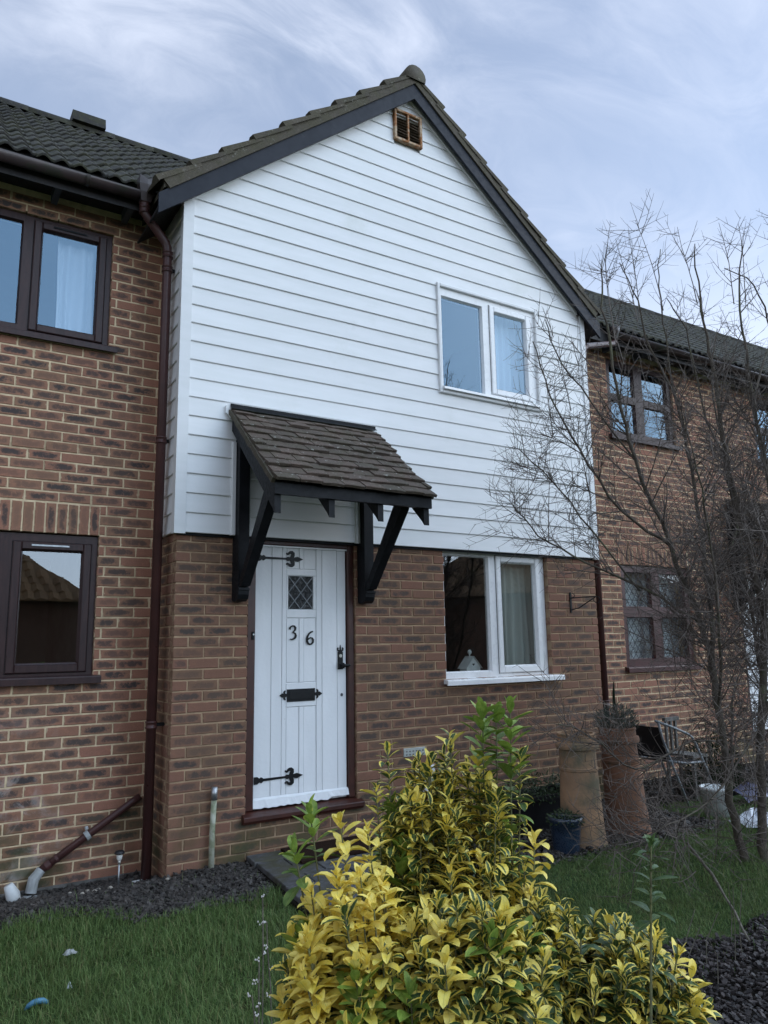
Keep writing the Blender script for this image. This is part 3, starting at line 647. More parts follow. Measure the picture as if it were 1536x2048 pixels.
    # wall posts, curved feet, and braces
    for (a, c) in ((0.420 + ox, 0.502 + ox), (1.486 + ox, 1.570 + ox)):
        yw = oy - 0.046; q = MB()
        q.prism([(yw + 0.05, 1.845), (yw + 0.02, 1.83), (yw - 0.03, 1.828), (yw - 0.066, 1.845), (yw - 0.082, 1.875), (yw - 0.085, 1.905), (yw - 0.095, 1.907), (yw - 0.095, 1.921), (yw - 0.072, 1.923), (yw - 0.072, 3.02), (yw + 0.05, 3.12)], 'x', a, c); q.build('post', 'blackpaint', C)
        q = MB(); q.prism([(yw - 0.05, 1.935), (yw - 0.12, 1.935), (yw - 0.60, 2.50), (yw - 0.625, 2.545), (yw - 0.62, 2.585), (yw - 0.58, 2.60), (yw - 0.53, 2.585)], 'x', a + 0.006, c - 0.006); q.build('brace', 'blackpaint', C)
    if full:
        q = MB(); V = [Vector((x, ye, ze)) + S * s_ + N * n_ for x in (X0 - 0.004, X1 + 0.004) for (s_, n_) in ((L - 0.04, 0.036), (L + 0.0, 0.034), (L + 0.012, 0.050))]
        q.add(V, [(0, 3, 4, 1), (1, 4, 5, 2)]); q.build('flashing', 'blackpaint', C)
    return C

# ------------------------------------------------------------------ plank door
def door(house, ox=0.0, oy=0.0, detail=True):
    yd = 0.05 + oy; x = lambda v: v + ox
    b = MB(); b.box(x(0.621), x(1.403), yd + 0.012, yd + 0.045, 0.352, 2.262); D = b.build('door', 'doorpaint', house)
    def pl(a, c, d, e, yy=0.0, nm='plank'):
        q = MB(); q.cbox(x(a), x(c), yd + yy, yd + 0.0118, d, e, 0.0035, (RX.random(), .5, .5)); return q.build(nm, 'doorpaint', D)
    top, bot = 2.258, 0.372
    for a, c in ((0.623, 0.757), (0.760, 0.844), (1.189, 1.320), (1.323, 1.401)): pl(a, c, bot, top)
    for a, c in ((0.847, 0.882), (1.139, 1.186)): pl(a, c, bot, top)
    pl(0.992, 1.028, bot, 1.047); pl(0.992, 1.028, 1.229, 1.714); pl(0.992, 1.028, 2.094, top)
    for (d, e) in ((1.05, 1.226), (1.717, 1.779), (2.042, 2.091)): pl(0.884, 1.137, d, e, 0.0006, 'rail')
    for (d, e) in ((bot, 1.045), (1.231, 1.712), (2.096, top)):
        for (a, c) in ((0.886, 0.990), (1.030, 1.135)): pl(a, c, d, e, 0.0045, 'panel')
    pl(0.884, 0.898, 1.782, 2.04, 0.001, 'rail'); pl(1.112, 1.137, 1.782, 2.04, 0.001, 'rail')
    q = MB(); q.add([(x(0.90), yd + 0.009, 1.783), (x(1.11), yd + 0.009, 1.783), (x(1.11), yd + 0.009, 2.038), (x(0.90), yd + 0.009, 2.038)], [(0, 1, 2, 3)]); q.build('pane', 'obscure', D)
    q = MB(); H_ = 0.255; W_ = 0.21; sx, st = 0.105, 0.085 * 1.5
    for sg in (1, -1):
        for i in range(-5, 6):
            p0 = i * sx; dxx = sg * H_ * sx / st; ta, tb = sorted(((0 - p0) / dxx, (W_ - p0) / dxx)); t0, t1 = max(0, ta), min(1, tb)
            if t1 - t0 > 0.04: q.stroke([(x(0.90) + p0 + dxx * t0, 1.783 + H_ * t0), (x(0.90) + p0 + dxx * t1, 1.783 + H_ * t1)], 0.007, yd + 0.0078 - (0.0008 if sg > 0 else 0), 0.003)
    q.build('lead_lattice', 'lead', D)
    # weatherboard at the foot, chipped along its lower edge
    q = MB(); n = 26; V = []
    for i in range(n + 1):
        u = i / n; xx = x(0.618) + 0.787 * u; ch = RX.uniform(0, 0.010) + (0.012 if u > 0.8 else 0)
        V += [(xx, yd - 0.002, 0.425 + RX.uniform(-.002, .002)), (xx, yd - 0.016, 0.412 + RX.uniform(-.003, .003)), (xx, yd - 0.026 + RX.uniform(-.003, .003), 0.352 + ch), (xx, yd + 0.0, 0.346 + ch)]
    F = [(4 * i + k, 4 * i + 4 + k, 4 * i + 5 + k, 4 * i + 1 + k) for i in range(n) for k in range(3)]
    q.add(V, F); q.build('weatherboard', 'doorpaint', D)
    # frame and threshold
    b = MB(); b.cbox(x(0.551), x(0.618), oy + 0.022, oy + 0.12, 0.346, 2.338, 0.006); b.cbox(x(1.407), x(1.462), oy + 0.022, oy + 0.12, 0.346, 2.338, 0.006); b.cbox(x(0.6185), x(1.4065), oy + 0.0225, oy + 0.12, 2.268, 2.337, 0.006)
    FR = b.build('door_frame', 'redwood', house)
    q = MB(); q.prism([(oy + 0.12, 0.345), (oy + 0.02, 0.342), (oy - 0.045, 0.322), (oy - 0.05, 0.316), (oy - 0.05, 0.292), (oy - 0.036, 0.290), (oy - 0.030, 0.272), (oy + 0.12, 0.272)], 'x', x(0.522), x(1.502)); q.build('threshold', 'redwood', FR)
    q = MB(); q.box(x(0.6185), x(1.4065), oy + 0.034, oy + 0.048, 2.2555, 2.2675); q.build('door_stop', 'upvc', FR)
    # strap hinges
    def hinge(zc, tilt):
        q = MB(); y = yd - 0.0005
        P = lambda a, c: (x(0.63 + a), zc + c + tilt * a)
        def poly(pts, d=0.006): q.prism([P(*t) for t in pts], 'y', y - d, y)
        poly([(0, -0.026), (0.026, -0.026), (0.036, -0.018), (0.05, -0.012), (0.05, 0.012), (0.036, 0.018), (0.026, 0.026), (0, 0.026)])
        poly([(0.048, -0.017), (0.056, -0.021), (0.064, -0.017), (0.072, -0.011), (0.072, 0.011), (0.064, 0.017), (0.056, 0.021), (0.048, 0.017)], 0.0065)
        poly([(0.07, -0.009), (0.25, -0.0075), (0.25, 0.0075), (0.07, 0.009)], 0.005)
        poly([(0.248, -0.01), (0.262, -0.017), (0.275, -0.012), (0.30, -0.012), (0.30, 0.012), (0.275, 0.012), (0.262, 0.017), (0.248, 0.01)], 0.0062)
        poly([(0.296, -0.007), (0.33, -0.017), (0.345, -0.019), (0.392, 0.0), (0.345, 0.019), (0.33, 0.017), (0.296, 0.007)], 0.0055)
        for s_ in (1, -1):
            pts = [(0.288, 0.004), (0.297, 0.016), (0.303, 0.030), (0.303, 0.043), (0.294, 0.051), (0.281, 0.051), (0.270, 0.045), (0.264, 0.037), (0.256, 0.035), (0.250, 0.040), (0.251, 0.047)]
            q.stroke([P(a, s_ * c) for a, c in pts], [0.026, 0.030, 0.031, 0.030, 0.026, 0.022, 0.017, 0.014, 0.012, 0.012, 0.010], y, 0.0058)
        return q.build('hinge_strap', 'iron', D)
    hinge(2.170, 0.0); hinge(0.546, 0.015)
    if not detail: return D
    y = yd - 0.0008
    # numerals
    q = MB(); P3 = [(0.909, 1.628), (0.911, 1.640), (0.920, 1.650), (0.934, 1.655), (0.949, 1.652), (0.957, 1.640), (0.954, 1.625), (0.944, 1.613), (0.932, 1.607), (0.944, 1.604), (0.956, 1.595), (0.960, 1.581), (0.955, 1.566), (0.942, 1.556), (0.926, 1.552), (0.912, 1.555)]
    q.stroke(P3, [0.017, 0.014, 0.010, 0.011, 0.014, 0.017, 0.014, 0.010, 0.007, 0.010, 0.014, 0.018, 0.017, 0.013, 0.010, 0.008], y, 0.005); tag(q.build('numeral', 'iron', D), 'black numeral 3')
    q = MB(); P6 = [(1.107, 1.612), (1.092, 1.608), (1.074, 1.596), (1.061, 1.577), (1.055, 1.556), (1.056, 1.536), (1.065, 1.520), (1.080, 1.513), (1.096, 1.517), (1.107, 1.531), (1.108, 1.548), (1.099, 1.561), (1.085, 1.564), (1.070, 1.557), (1.060, 1.545)]
    q.stroke(P6, [0.010, 0.012, 0.013, 0.015, 0.017, 0.018, 0.016, 0.013, 0.013, 0.016, 0.016, 0.012, 0.010, 0.009, 0.008], y, 0.005); tag(q.build('numeral', 'iron', D), 'black numeral 6')
    # letter plate with fleur ends
    q = MB(); q.cbox(0.888, 1.124, y - 0.007, y, 1.088, 1.181, 0.003); q.cbox(0.902, 1.110, y - 0.011, y - 0.0072, 1.104, 1.166, 0.003)
    for s_, xe in ((-1, 0.889), (1, 1.123)):
        zc = 1.138
        q.prism([(xe, zc - 0.01), (xe + s_ * 0.022, zc - 0.014), (xe + s_ * 0.040, zc - 0.016), (xe + s_ * 0.062, zc), (xe + s_ * 0.040, zc + 0.016), (xe + s_ * 0.022, zc + 0.014), (xe, zc + 0.01)][::-s_], 'y', y - 0.006, y)
        for t in (1, -1): q.stroke([(xe + s_ * 0.022, zc + t * 0.01), (xe + s_ * 0.024, zc + t * 0.024), (xe + s_ * 0.014, zc + t * 0.034)], [0.014, 0.014, 0.008], y, 0.0056)
    q.build('letter_plate', 'iron', D)
    # lock plate, lever and keyhole cover
    q = MB(); q.cbox(1.325, 1.372, y - 0.007, y, 1.315, 1.452, 0.003)
    q.prism([(1.334, 1.452), (1.342, 1.470), (1.343, 1.485), (1.3485, 1.506), (1.354, 1.485), (1.355, 1.470), (1.363, 1.452)][::-1], 'y', y - 0.006, y)
    for t in (1, -1): q.stroke([(1.3485 + t * 0.008, 1.455), (1.3485 + t * 0.020, 1.462), (1.3485 + t * 0.024, 1.476), (1.3485 + t * 0.018, 1.484)], [0.012, 0.013, 0.012, 0.008], y, 0.0056)
    q.tube([(1.348, y - 0.005, 1.345), (1.348, y - 0.045, 1.345), (1.36, y - 0.052, 1.345), (1.405, y - 0.05, 1.347), (1.412, y - 0.042, 1.347)], [0.014, 0.012, 0.013, 0.011, 0.008], 10)
    q.cbox(1.322, 1.375, y - 0.03, y - 0.0075, 1.322, 1.365, 0.006)
    L_ = q.build('lock', 'iron', D)
    q = MB(); V = [(1.3485 + 0.013 * math.cos(t), y - 0.010, 1.420 + 0.013 * math.sin(t)) for t in [i * math.pi / 8 for i in range(16)]] + [(1.3485 + 0.013 * math.cos(t), y - 0.007, 1.420 + 0.013 * math.sin(t)) for t in [i * math.pi / 8 for i in range(16)]]
    q.add(V, [tuple(range(16))] + [(i, 16 + i, 16 + (i + 1) % 16, (i + 1) % 16) for i in range(16)]); q.build('key_cylinder', 'brass', D)
    q = MB(); V = [(1.359 + 0.010 * math.cos(t), y - d_, 1.120 + 0.012 * math.sin(t)) for d_ in (0.006, 0.0) for t in [i * math.pi / 7 for i in range(14)]]
    q.add(V, [tuple(range(14))] + [(i, 14 + i, 14 + (i + 1) % 14, (i + 1) % 14) for i in range(14)]); q.build('keyhole_cover', 'rafter', D)
    q = MB(); q.cbox(0.588, 0.609, 0.010, 0.0215, 1.555, 1.612, 0.004); DB = q.build('doorbell', 'iron', house)
    q = MB(); V = [(0.5985 + 0.0065 * math.cos(t), yy, 1.592 + 0.0065 * math.sin(t)) for yy in (0.006, 0.0105) for t in [i * math.pi / 6 for i in range(12)]]
    q.add(V, [tuple(range(12))] + [(i, 12 + i, 12 + (i + 1) % 12, (i + 1) % 12) for i in range(12)]); q.build('button', 'whiteplastic', DB)
    # open weathered gap under the door
    return D

# ------------------------------------------------------------------ the white clad house
CAM = Vector((-1.602, -5.306, 1.513))
XC, TN = 2.09, math.tan(SL)
H1 = thing('terraced_house', 'white weatherboarded gable house with white plank front door numbered 36', 'house', (2.1, 0, 0))
DH = (0.55, 1.464, 0.27, 2.5); WH = (2.358, 3.590, 1.19, 2.5)
b = MB(); e = 0.006
for (a, c, d, f_) in cells(0.006, 4.236, -0.4, 2.36, [(DH[0] - e, DH[1] + e, DH[2], 9), (WH[0] - e, WH[1] + e, WH[2] - e, 9)]): b.box(a, c, 0.006, 0.25, d, f_)
b.box(0.006, 0.25, 0.2501, 6.5, -0.4, 5.0); b.box(3.99, 4.236, 0.2501, 6.5, -0.4, 5.0); b.box(0.2501, 3.9899, 6.3, 6.5, -0.4, 5.0)
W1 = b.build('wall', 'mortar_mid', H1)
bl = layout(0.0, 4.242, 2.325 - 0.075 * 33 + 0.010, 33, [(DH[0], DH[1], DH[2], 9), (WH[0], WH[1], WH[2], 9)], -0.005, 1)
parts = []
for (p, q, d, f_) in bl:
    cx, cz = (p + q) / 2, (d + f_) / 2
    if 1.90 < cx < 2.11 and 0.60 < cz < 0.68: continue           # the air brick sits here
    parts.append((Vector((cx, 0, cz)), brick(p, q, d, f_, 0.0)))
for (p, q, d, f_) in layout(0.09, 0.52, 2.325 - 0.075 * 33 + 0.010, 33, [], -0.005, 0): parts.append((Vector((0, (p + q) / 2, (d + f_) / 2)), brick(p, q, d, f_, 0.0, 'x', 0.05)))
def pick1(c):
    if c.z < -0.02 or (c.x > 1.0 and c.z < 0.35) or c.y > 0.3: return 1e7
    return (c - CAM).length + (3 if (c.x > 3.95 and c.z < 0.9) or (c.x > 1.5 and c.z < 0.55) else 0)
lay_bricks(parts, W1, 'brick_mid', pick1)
# mortar-bedded concrete footing course
door(H1)
window(H1, 2.362, 3.586, 1.195, 2.338, 0.05, 'upvc', [(2.39, 2.905, 1.248, 2.28, False), (3.042, 3.465, 1.288, 2.236, True)], 'glass_dark', sill=(2.325, 3.690, 1.205, 1.150, 0.105))
room(H1, 2.30, 3.66, 0.13, 2.6, 1.0, 2.42, 'room_dark')
WU = (2.365, 3.548, 3.765, 4.768)
window(H1, *WU, -0.034, 'upvc', [(2.392, 2.882, 3.805, 4.690, False), (3.020, 3.424, 3.884, 4.662, True)], 'glass_sky')
room(H1, 2.30, 3.62, 0.10, 2.6, 3.6, 4.85, 'room')
# cladding
b = MB()
for (a, c, d, f_) in cells(0.0, 4.24, 2.34, 4.90, [(2.355, 3.56, 3.755, 4.78)]): b.box(a, c, -0.015, 0.2, d, f_)
b.prism([(0.0, 4.9001), (4.24, 4.9001), (4.24, 4.95), (XC, 6.69), (0.0, 4.95)], 'y', -0.0152, 0.2)
CL = b.build('cladding', 'clad', H1)
ZB, PB = 2.316, 0.1443
def lim(z, side):       # x of the sloping edge at height z
    return max(0.042, XC - (6.59 - z) / TN) if side < 0 else min(4.205, XC + (6.59 - z) / TN)
for k in range(30):
    z0, z1 = ZB + PB * k, ZB + PB * (k + 1) + 0.004
    if z0 > 6.53: break
    bw = RX.uniform(-0.0012, 0.0012); prof = [(-0.020, z0), (-0.0412 + bw, z0), (-0.0432 + bw, z0 + 0.004), (-0.0325, z1), (-0.020, z1)]
    spans = [(None, None)]
    if z1 > WU[2] + 0.02 and z0 < WU[3] - 0.02: spans = [(None, 2.345), (3.568, None)]
    if k == 26 or k == 27: spans = [(None, 1.90), (2.19, None)]
    for (sa, sb) in spans:
        V = []
        for (yy, zz_) in prof:
            a = lim(zz_, -1) if sa is None else sa; c = lim(zz_, 1) if sb is None else sb
            if c - a < 0.002: c = a + 0.002
            V += [(a, yy, zz_), (c, yy, zz_)]
        n = len(prof); F = [(2 * i, 2 * i + 1, 2 * ((i + 1) % n) + 1, 2 * ((i + 1) % n)) for i in range(n)] + [tuple(range(0, 2 * n, 2)), tuple(range(2 * n - 1, 0, -2))]
        MB().add(V, F, None, (RX.random(), 0.5, 0.5)).build('weatherboard', 'clad', CL)
    if z1 < 5.0:      # boards turning the left-hand corner
        V = []
        for (xx, zz_) in [(-0.006, z0), (-0.027, z0), (-0.0295, z0 + 0.005), (-0.016, z1), (-0.006, z1)]: V += [(xx, 0.004, zz_), (xx, 0.52, zz_)]
        MB().add(V, F, None, (RX.random(), 0.5, 0.5)).build('weatherboard', 'clad', CL)
tb = MB(); tb.prism([(-0.036, -0.052), (0.046, -0.052), (0.046, -0.02), (-0.004, -0.02), (-0.004, 0.014), (-0.036, 0.014)], 'z', ZB - 0.012, 4.93); tb.build('corner_trim', 'clad', CL)
tb = MB(); tb.prism([(4.203, -0.052), (4.262, -0.052), (4.262, 0.03), (4.242, 0.03), (4.242, -0.02), (4.203, -0.02)], 'z', ZB - 0.012, 4.93); tb.build('corner_trim', 'clad', CL)
tb = MB(); tb.box(4.2405, 4.258, 0.031, 0.5, ZB, 4.95); tb.build('side_cladding', 'clad', CL)
for s_ in (-1, 1):
    tb = MB(); P_ = lambda dx_, c_: (XC + s_ * dx_, c_ - TN * dx_)
    tb.prism([P_(0, 6.70), P_(0, 6.565), P_(2.07, 6.565), P_(2.07, 6.70)][::s_], 'y', -0.058, -0.02); tb.build('verge_trim', 'clad', CL)
for (a, c) in ((0.386, 0.418), (0.504, 0.536), (1.448, 1.484), (1.572, 1.604)):
    tb = MB(); tb.cbox(a, c, -0.060, -0.02, ZB - 0.004, 3.02 if a < 0.5 or a > 1.5 else 2.95, 0.004); tb.build('post_trim', 'clad', CL)
tb = MB(); tb.prism([(0.325, 3.235), (0.366, 3.20), (0.366, 3.285), (1.65, 3.285), (1.65, 3.305), (0.345, 3.305), (0.325, 3.29)], 'y', -0.066, -0.02); tb.build('flashing_trim', 'clad', CL)
# window trim
tb = MB(); ring(tb, 2.335, 3.578, 3.735, 4.798, 0.032, -0.062, -0.02, 0.006); tb.build('window_trim', 'clad', CL)
tb = MB(); tb.prism([(-0.04, 3.802), (-0.085, 3.790), (-0.088, 3.768), (-0.04, 3.768)], 'x', 2.368, 3.545); tb.build('window_sill', 'upvc', CL)
# black drip gap below the boards
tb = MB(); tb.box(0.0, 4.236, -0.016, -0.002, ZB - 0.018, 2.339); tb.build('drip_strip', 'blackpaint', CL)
# gable vent
b = MB(); b.box(1.915, 2.185, -0.030, -0.016, 6.125, 6.405); GV = b.build('gable_vent', 'louvre', H1)
tb = MB(); ring(tb, 1.893, 2.206, 6.105, 6.425, 0.026, -0.072, -0.03, 0.004); tb.box(2.043, 2.060, -0.066, -0.03, 6.131, 6.399); tb.build('vent_frame', 'rust', GV)
for (a, c) in ((1.920, 2.0425), (2.0605, 2.180)):
    for i in range(9):
        z = 6.140 + i * 0.0285; tb = MB(); j = RX.uniform(-.004, .004)
        tb.add([(a, -0.062 + j, z - 0.006), (c, -0.060 - j, z - 0.006 + j), (c, -0.034, z + 0.020), (a, -0.034, z + 0.020), (a, -0.064 + j, z - 0.003), (c, -0.062 - j, z - 0.003 + j), (c, -0.034, z + 0.024), (a, -0.034, z + 0.024)], [(0, 1, 2, 3), (4, 7, 6, 5), (0, 4, 5, 1), (0, 3, 7, 4), (1, 5, 6, 2)])
        tb.build('slat', 'louvre', GV)
# gable roof
ZT = 6.790; YF = -0.135; YBK = 2.75; EX = 2.300
b = MB(); 
V = [(XC - EX, YF + 0.02, ZT - TN * EX), (XC, YF + 0.02, ZT), (XC + EX, YF + 0.02, ZT - TN * EX), (XC - EX, YBK, ZT - TN * EX), (XC, YBK, ZT), (XC + EX, YBK, ZT - TN * EX)]
V += [(x_, y_, z_ - 0.05) for x_, y_, z_ in V]
b.add(V, [(0, 1, 4, 3), (1, 2, 5, 4), (6, 9, 10, 7), (7, 10, 11, 8), (0, 6, 7, 1), (1, 7, 8, 2), (0, 3, 9, 6), (2, 8, 11, 5)])
RF = b.build('roof', 'verge', H1)
for s_ in (-1, 1):
    S_ = Vector((-s_ * CS, 0, SN)); N_ = Vector((s_ * SN, 0, CS)); O_ = Vector((XC + s_ * EX, 0, ZT - TN * EX)); LL = EX / CS
    for r in range(10):
        s0 = r * 0.325 - 0.045; ln = min(0.40, LL - s0 - 0.01)
        if ln < 0.08: break
        for c in range(9):
            ya = YF - 0.008 + c * 0.30 + (RX.uniform(-.006, .006) if c == 0 else 0); V = []
            if c == 0:
                lf = 0.058 + RX.uniform(-.004, .006); yb = ya + 0.30; sj = RX.uniform(-.008, .008); nn = 5
                for (sv, top) in ((0.0, lf), (0.014, lf + 0.004), (ln, 0.016)):
                    for (yy, dn) in ((ya, -0.050 if sv < 0.2 else -0.03), (ya, -0.004), (ya + 0.02, 0.004), (ya + 0.06, 0.006), (ya + 0.11, -0.010), (yb, -0.006)):
                        V.append(O_ + Vector((0, yy, 0)) + S_ * (s0 + sv + sj) + N_ * (top + dn + RX.uniform(-.002, .002)))
                F = [(6 * q + k, 6 * q + k + 1, 6 * q + 7 + k, 6 * q + 6 + k) for q in range(2) for k in range(5)] + [(0, 5, 4, 3, 2, 1)]
                MB().add(V, F, None, (RX.random(), .5, .5)).build('verge_tile', 'verge', RF)
            else:
                wt = wavy_tile(O_ + Vector((0, ya, 0)) + S_ * s0, (0, 1, 0), S_, N_, ln=ln, seg=8)
                wt.build('roof_tile', 'tile', RF, True)
    # mortar bed under the verge tiles
    q = MB(); V = []; n = 30
    for i in range(n + 1):
        t = i / n * (LL - 0.02)
        for (yy, dn) in ((YF - 0.002, -0.066), (YF + 0.004 + RX.uniform(-.006, .004), 0.020), (YF + 0.05, 0.022), (YF + 0.05, -0.066)): V.append(O_ + Vector((0, yy, 0)) + S_ * t + N_ * dn)
    F = [(4 * i + k, 4 * i + (k + 1) % 4, 4 * i + 4 + (k + 1) % 4, 4 * i + 4 + k) for i in range(n) for k in range(4)] + [(0, 1, 2, 3), (4 * n + 3, 4 * n + 2, 4 * n + 1, 4 * n)]
    q.add(V, F, None, (0.3, .5, .5)); q.build('verge_mortar', 'verge', RF)
    # barge board
    q = MB(); P_ = lambda dx_, c_: (XC + s_ * dx_, c_ - TN * dx_)
    xe = 2.335; q.prism([P_(0, 6.715), P_(0, 6.552), P_(xe, 6.552), P_(xe, 6.715)][::s_], 'y', -0.122 + (0.0006 if s_ > 0 else 0), -0.097); q.build('barge_board', 'barge', H1)
    q = MB(); q.prism([P_(2.02, 6.60), P_(xe - 0.004, 6.60), P_(xe - 0.004, 6.62), P_(2.02, 6.62)][::s_], 'y', -0.0965, 0.9); q.prism([P_(0, 6.64), P_(2.02, 6.64), P_(2.02, 6.66), P_(0, 6.66)][::-s_], 'y', -0.0965, -0.057); q.build('soffit', 'soffit', H1)
for k in range(7):
    y0 = YF - 0.02 + k * 0.42; q = MB(); V = []; n = 10; ra = 0.112
    for yy, rr in ((y0, ra), (y0 + 0.03, ra + 0.004), (y0 + 0.43, ra - 0.004)):
        for i in range(n + 1):
            t = -0.35 + (math.pi + 0.7) * i / n; V.append((XC - math.cos(t) * rr, yy, ZT - 0.022 + math.sin(t) * rr))
    F = [((n + 1) * r + i, (n + 1) * r + n + 1 + i, (n + 1) * r + n + 2 + i, (n + 1) * r + i + 1) for r in range(2) for i in range(n)] + [tuple(range(n + 1))]
    q.add(V, F, None, (RX.random(), .5, .5)); q.build('ridge_tile', 'verge', RF, True)
canopy(H1)
# air brick, meter cover, basket bracket
q = MB(); q.cbox(1.898, 2.112, -0.006, 0.06, 0.603, 0.670, 0.004); AB = q.build('air_brick', 'airbrick', H1)
q = MB()
for i in range(6):
    for kk in range(2): q.box(1.918 + i * 0.032, 1.933 + i * 0.032, -0.0075, -0.0065, 0.615 + kk * 0.025, 0.625 + kk * 0.025)
q.build('vent_slots', 'concrete', AB)
q = MB(); q.cbox(2.068, 2.172, -0.055, -0.004, 0.32, 0.526, 0.010); MT = q.build('meter_box', 'whiteplastic', H1)
q = MB(); q.box(2.070, 2.170, -0.057, -0.052, 0.510, 0.516); q.build('lid_gap', 'blackpaint', MT)
q = MB(); q.box(3.865, 3.888, -0.010, -0.001, 1.775, 1.970); q.tube([(3.876, -0.01, 1.915), (3.95, -0.09, 1.92), (4.02, -0.20, 1.922)], 0.006, 6); q.tube([(3.876, -0.01, 1.80), (3.93, -0.06, 1.82), (4.015, -0.195, 1.918)], 0.006, 6)
q.tube([(4.02 + 0.03 * math.sin(t) * .6, -0.205 - 0.03 * math.sin(t) * .8, 1.892 + 0.03 * math.cos(t)) for t in [i * 0.7 for i in range(8)]], 0.005, 6)
q.tube([(3.89 + 0.02 * math.sin(t) * .7, -0.015 - 0.02 * math.sin(t), 1.94 + 0.02 * math.cos(t)) for t in [i * 0.8 for i in range(7)]], 0.004, 6); q.build('basket_bracket', 'iron', H1)
q = MB(); q.tube([(4.315, 0.035, -0.05), (4.315, 0.035, 4.50), (4.33, 0.04, 4.58), (4.40, 0.06, 4.63), (4.93, 0.16, 4.80), (4.98, 0.17, 4.83), (4.99, 0.17, 4.90)], 0.034, 12); DP = q.build('downpipe', 'pipe', H1, True)
for z in (4.42, 2.6, 0.9): collar(DP, 4.315, 0.035, z)

# ------------------------------------------------------------------ left neighbour
H2 = thing('terraced_house', 'brown brick house on the left with dark brown windows and mossy pantile roof', 'house', (-2.5, 0.5, 0))
WL = (-2.6, -0.425, 1.315, 2.325); WLU = (-2.6, -0.425, 3.79, 4.745)
b = MB()
for (a, c, d, f_) in cells(-6.2, -0.001, -0.45, 4.93, [(WL[0] - e, WL[1] + e, WL[2] - e, WL[3] + e), (WLU[0] - e, WLU[1] + e, WLU[2] - e, WLU[3] + e)]): b.box(a, c, 0.505, 0.75, d, f_)
b.box(-6.2, -6.0, 0.7501, 6.5, -0.45, 5.0); b.box(-5.9999, -0.001, 6.3, 6.5, -0.45, 5.0)
W2 = b.build('wall', 'mortar', H2); parts = []
SOLD = (-2.6, -0.424, 2.325, 2.55)
for (p, q, d, f_) in layout(-6.2, -0.002, 2.325 - 0.075 * 34 + 0.010, 69, [WL, WLU, (SOLD[0], SOLD[1], SOLD[2], SOLD[3])], -0.155, 0):
    if f_ > 4.93: continue
    parts.append((Vector(((p + q) / 2, 0.5, (d + f_) / 2)), brick(p, q, d, f_, 0.5)))
x = SOLD[1]
while x - 0.075 > SOLD[0]:
    parts.append((Vector((x - 0.0375, 0.5, 2.44)), brick(x - 0.070, x - 0.004, 2.330, 2.545, 0.5, vert=True, g=RX.choice((0.9, 0.7, 0.2)))) ); x -= 0.075
def pick2(c): return 1e7 if c.x < -1.42 or c.z < -0.12 else (c - CAM).length
lay_bricks(parts, W2, 'brick', pick2)
b = MB(); b.box(-6.2, -0.005, 0.486, 0.5045, -0.45, -0.055); b.build('footing', 'concrete', H2)
wu = window(H2, WLU[0], WLU[1], WLU[2] + 0.01, WLU[3] - 0.005, 0.53, 'rosewood', [(-2.52, -1.065, 3.86, 4.68, False), (-0.935, -0.527, 3.885, 4.645, True)], 'glass_sky', sill=(-2.66, -0.365, 3.805, 3.748, 0.075))
q = MB(); q.box(-0.86, -0.62, 0.508, 0.5135, 4.672, 4.684); q.build('trickle_vent', 'blackpaint', wu)
wl = window(H2, WL[0], WL[1], WL[2] + 0.01, WL[3] - 0.005, 0.53, 'rosewood', [(-2.52, -1.075, 1.385, 2.262, False), (-0.935, -0.527, 1.405, 2.205, True)], 'glass_dark', sill=(-2.66, -0.375, 1.330, 1.268, 0.08))
q = MB(); q.box(-0.875, -0.625, 0.508, 0.5135, 2.232, 2.243); q.build('trickle_vent', 'steel', wl)
room(H2, -2.7, -0.35, 0.62, 3.2, 1.1, 2.42, 'room_dark'); room(H2, -2.7, -0.35, 0.62, 3.2, 3.6, 4.80, 'room')
rf2, yr2, zr2 = main_roof(H2, -6.3, 2.10, (-1.7, 1.3))
q = MB(); q.prism([(yr2 - 0.15, zr2 + 0.02), (yr2 + 0.15, zr2 + 0.02), (yr2 + 0.12, zr2 + 0.15), (yr2 - 0.12, zr2 + 0.15)], 'x', -0.45, -0.10); q.build('ridge_vent', 'tile', rf2)
b = MB(); b.box(-6.3, -0.02, 0.235, 0.5, 4.925, 4.945); b.box(-6.3, -0.26, 0.232, 0.2345, 4.84, 5.0); b.build('soffit', 'soffit', H2)
x = -6.1
while x < -0.3:
    q = MB(); q.box(x, x + 0.045, 0.236, 0.47, 4.842, 4.9248); q.build('rafter_end', 'rafter', H2); x += 0.52
g2 = gutter(H2, -6.3, -0.32, 0.165, 4.945)
q = MB(); V = []
for (hx, hy, z) in ((0.056, 0.062, 5.075), (0.060, 0.066, 5.00), (0.050, 0.056, 4.94), (0.036, 0.038, 4.875)):
    for (sx, sy) in ((-1, -1), (0, -1.12), (1, -1), (1.05, 0), (1, 1), (0, 1.1), (-1, 1), (-1.05, 0)): V.append((-0.275 + hx * sx, 0.165 + hy * sy, z - (0.03 if z > 5.02 and sx == 0 and sy < 0 else 0)))
F = [(8 * r + k, 8 * r + 8 + k, 8 * r + 8 + (k + 1) % 8, 8 * r + (k + 1) % 8) for r in range(3) for k in range(8)] + [tuple(range(8))]
q.add(V, F); q.build('gutter_outlet', 'gutter', g2)
q = MB(); q.tube([(-0.275, 0.165, 4.90), (-0.275, 0.165, 4.83), (-0.265, 0.166, 4.785), (-0.235, 0.168, 4.75), (-0.105, 0.17, 4.60), (-0.09, 0.17, 4.56), (-0.086, 0.17, 4.50), (-0.086, 0.17, -0.08)], 0.034, 14); DP = q.build('downpipe', 'pipe', H2, True)
for z in (4.86, 4.815): collar(DP, -0.275, 0.165, z)
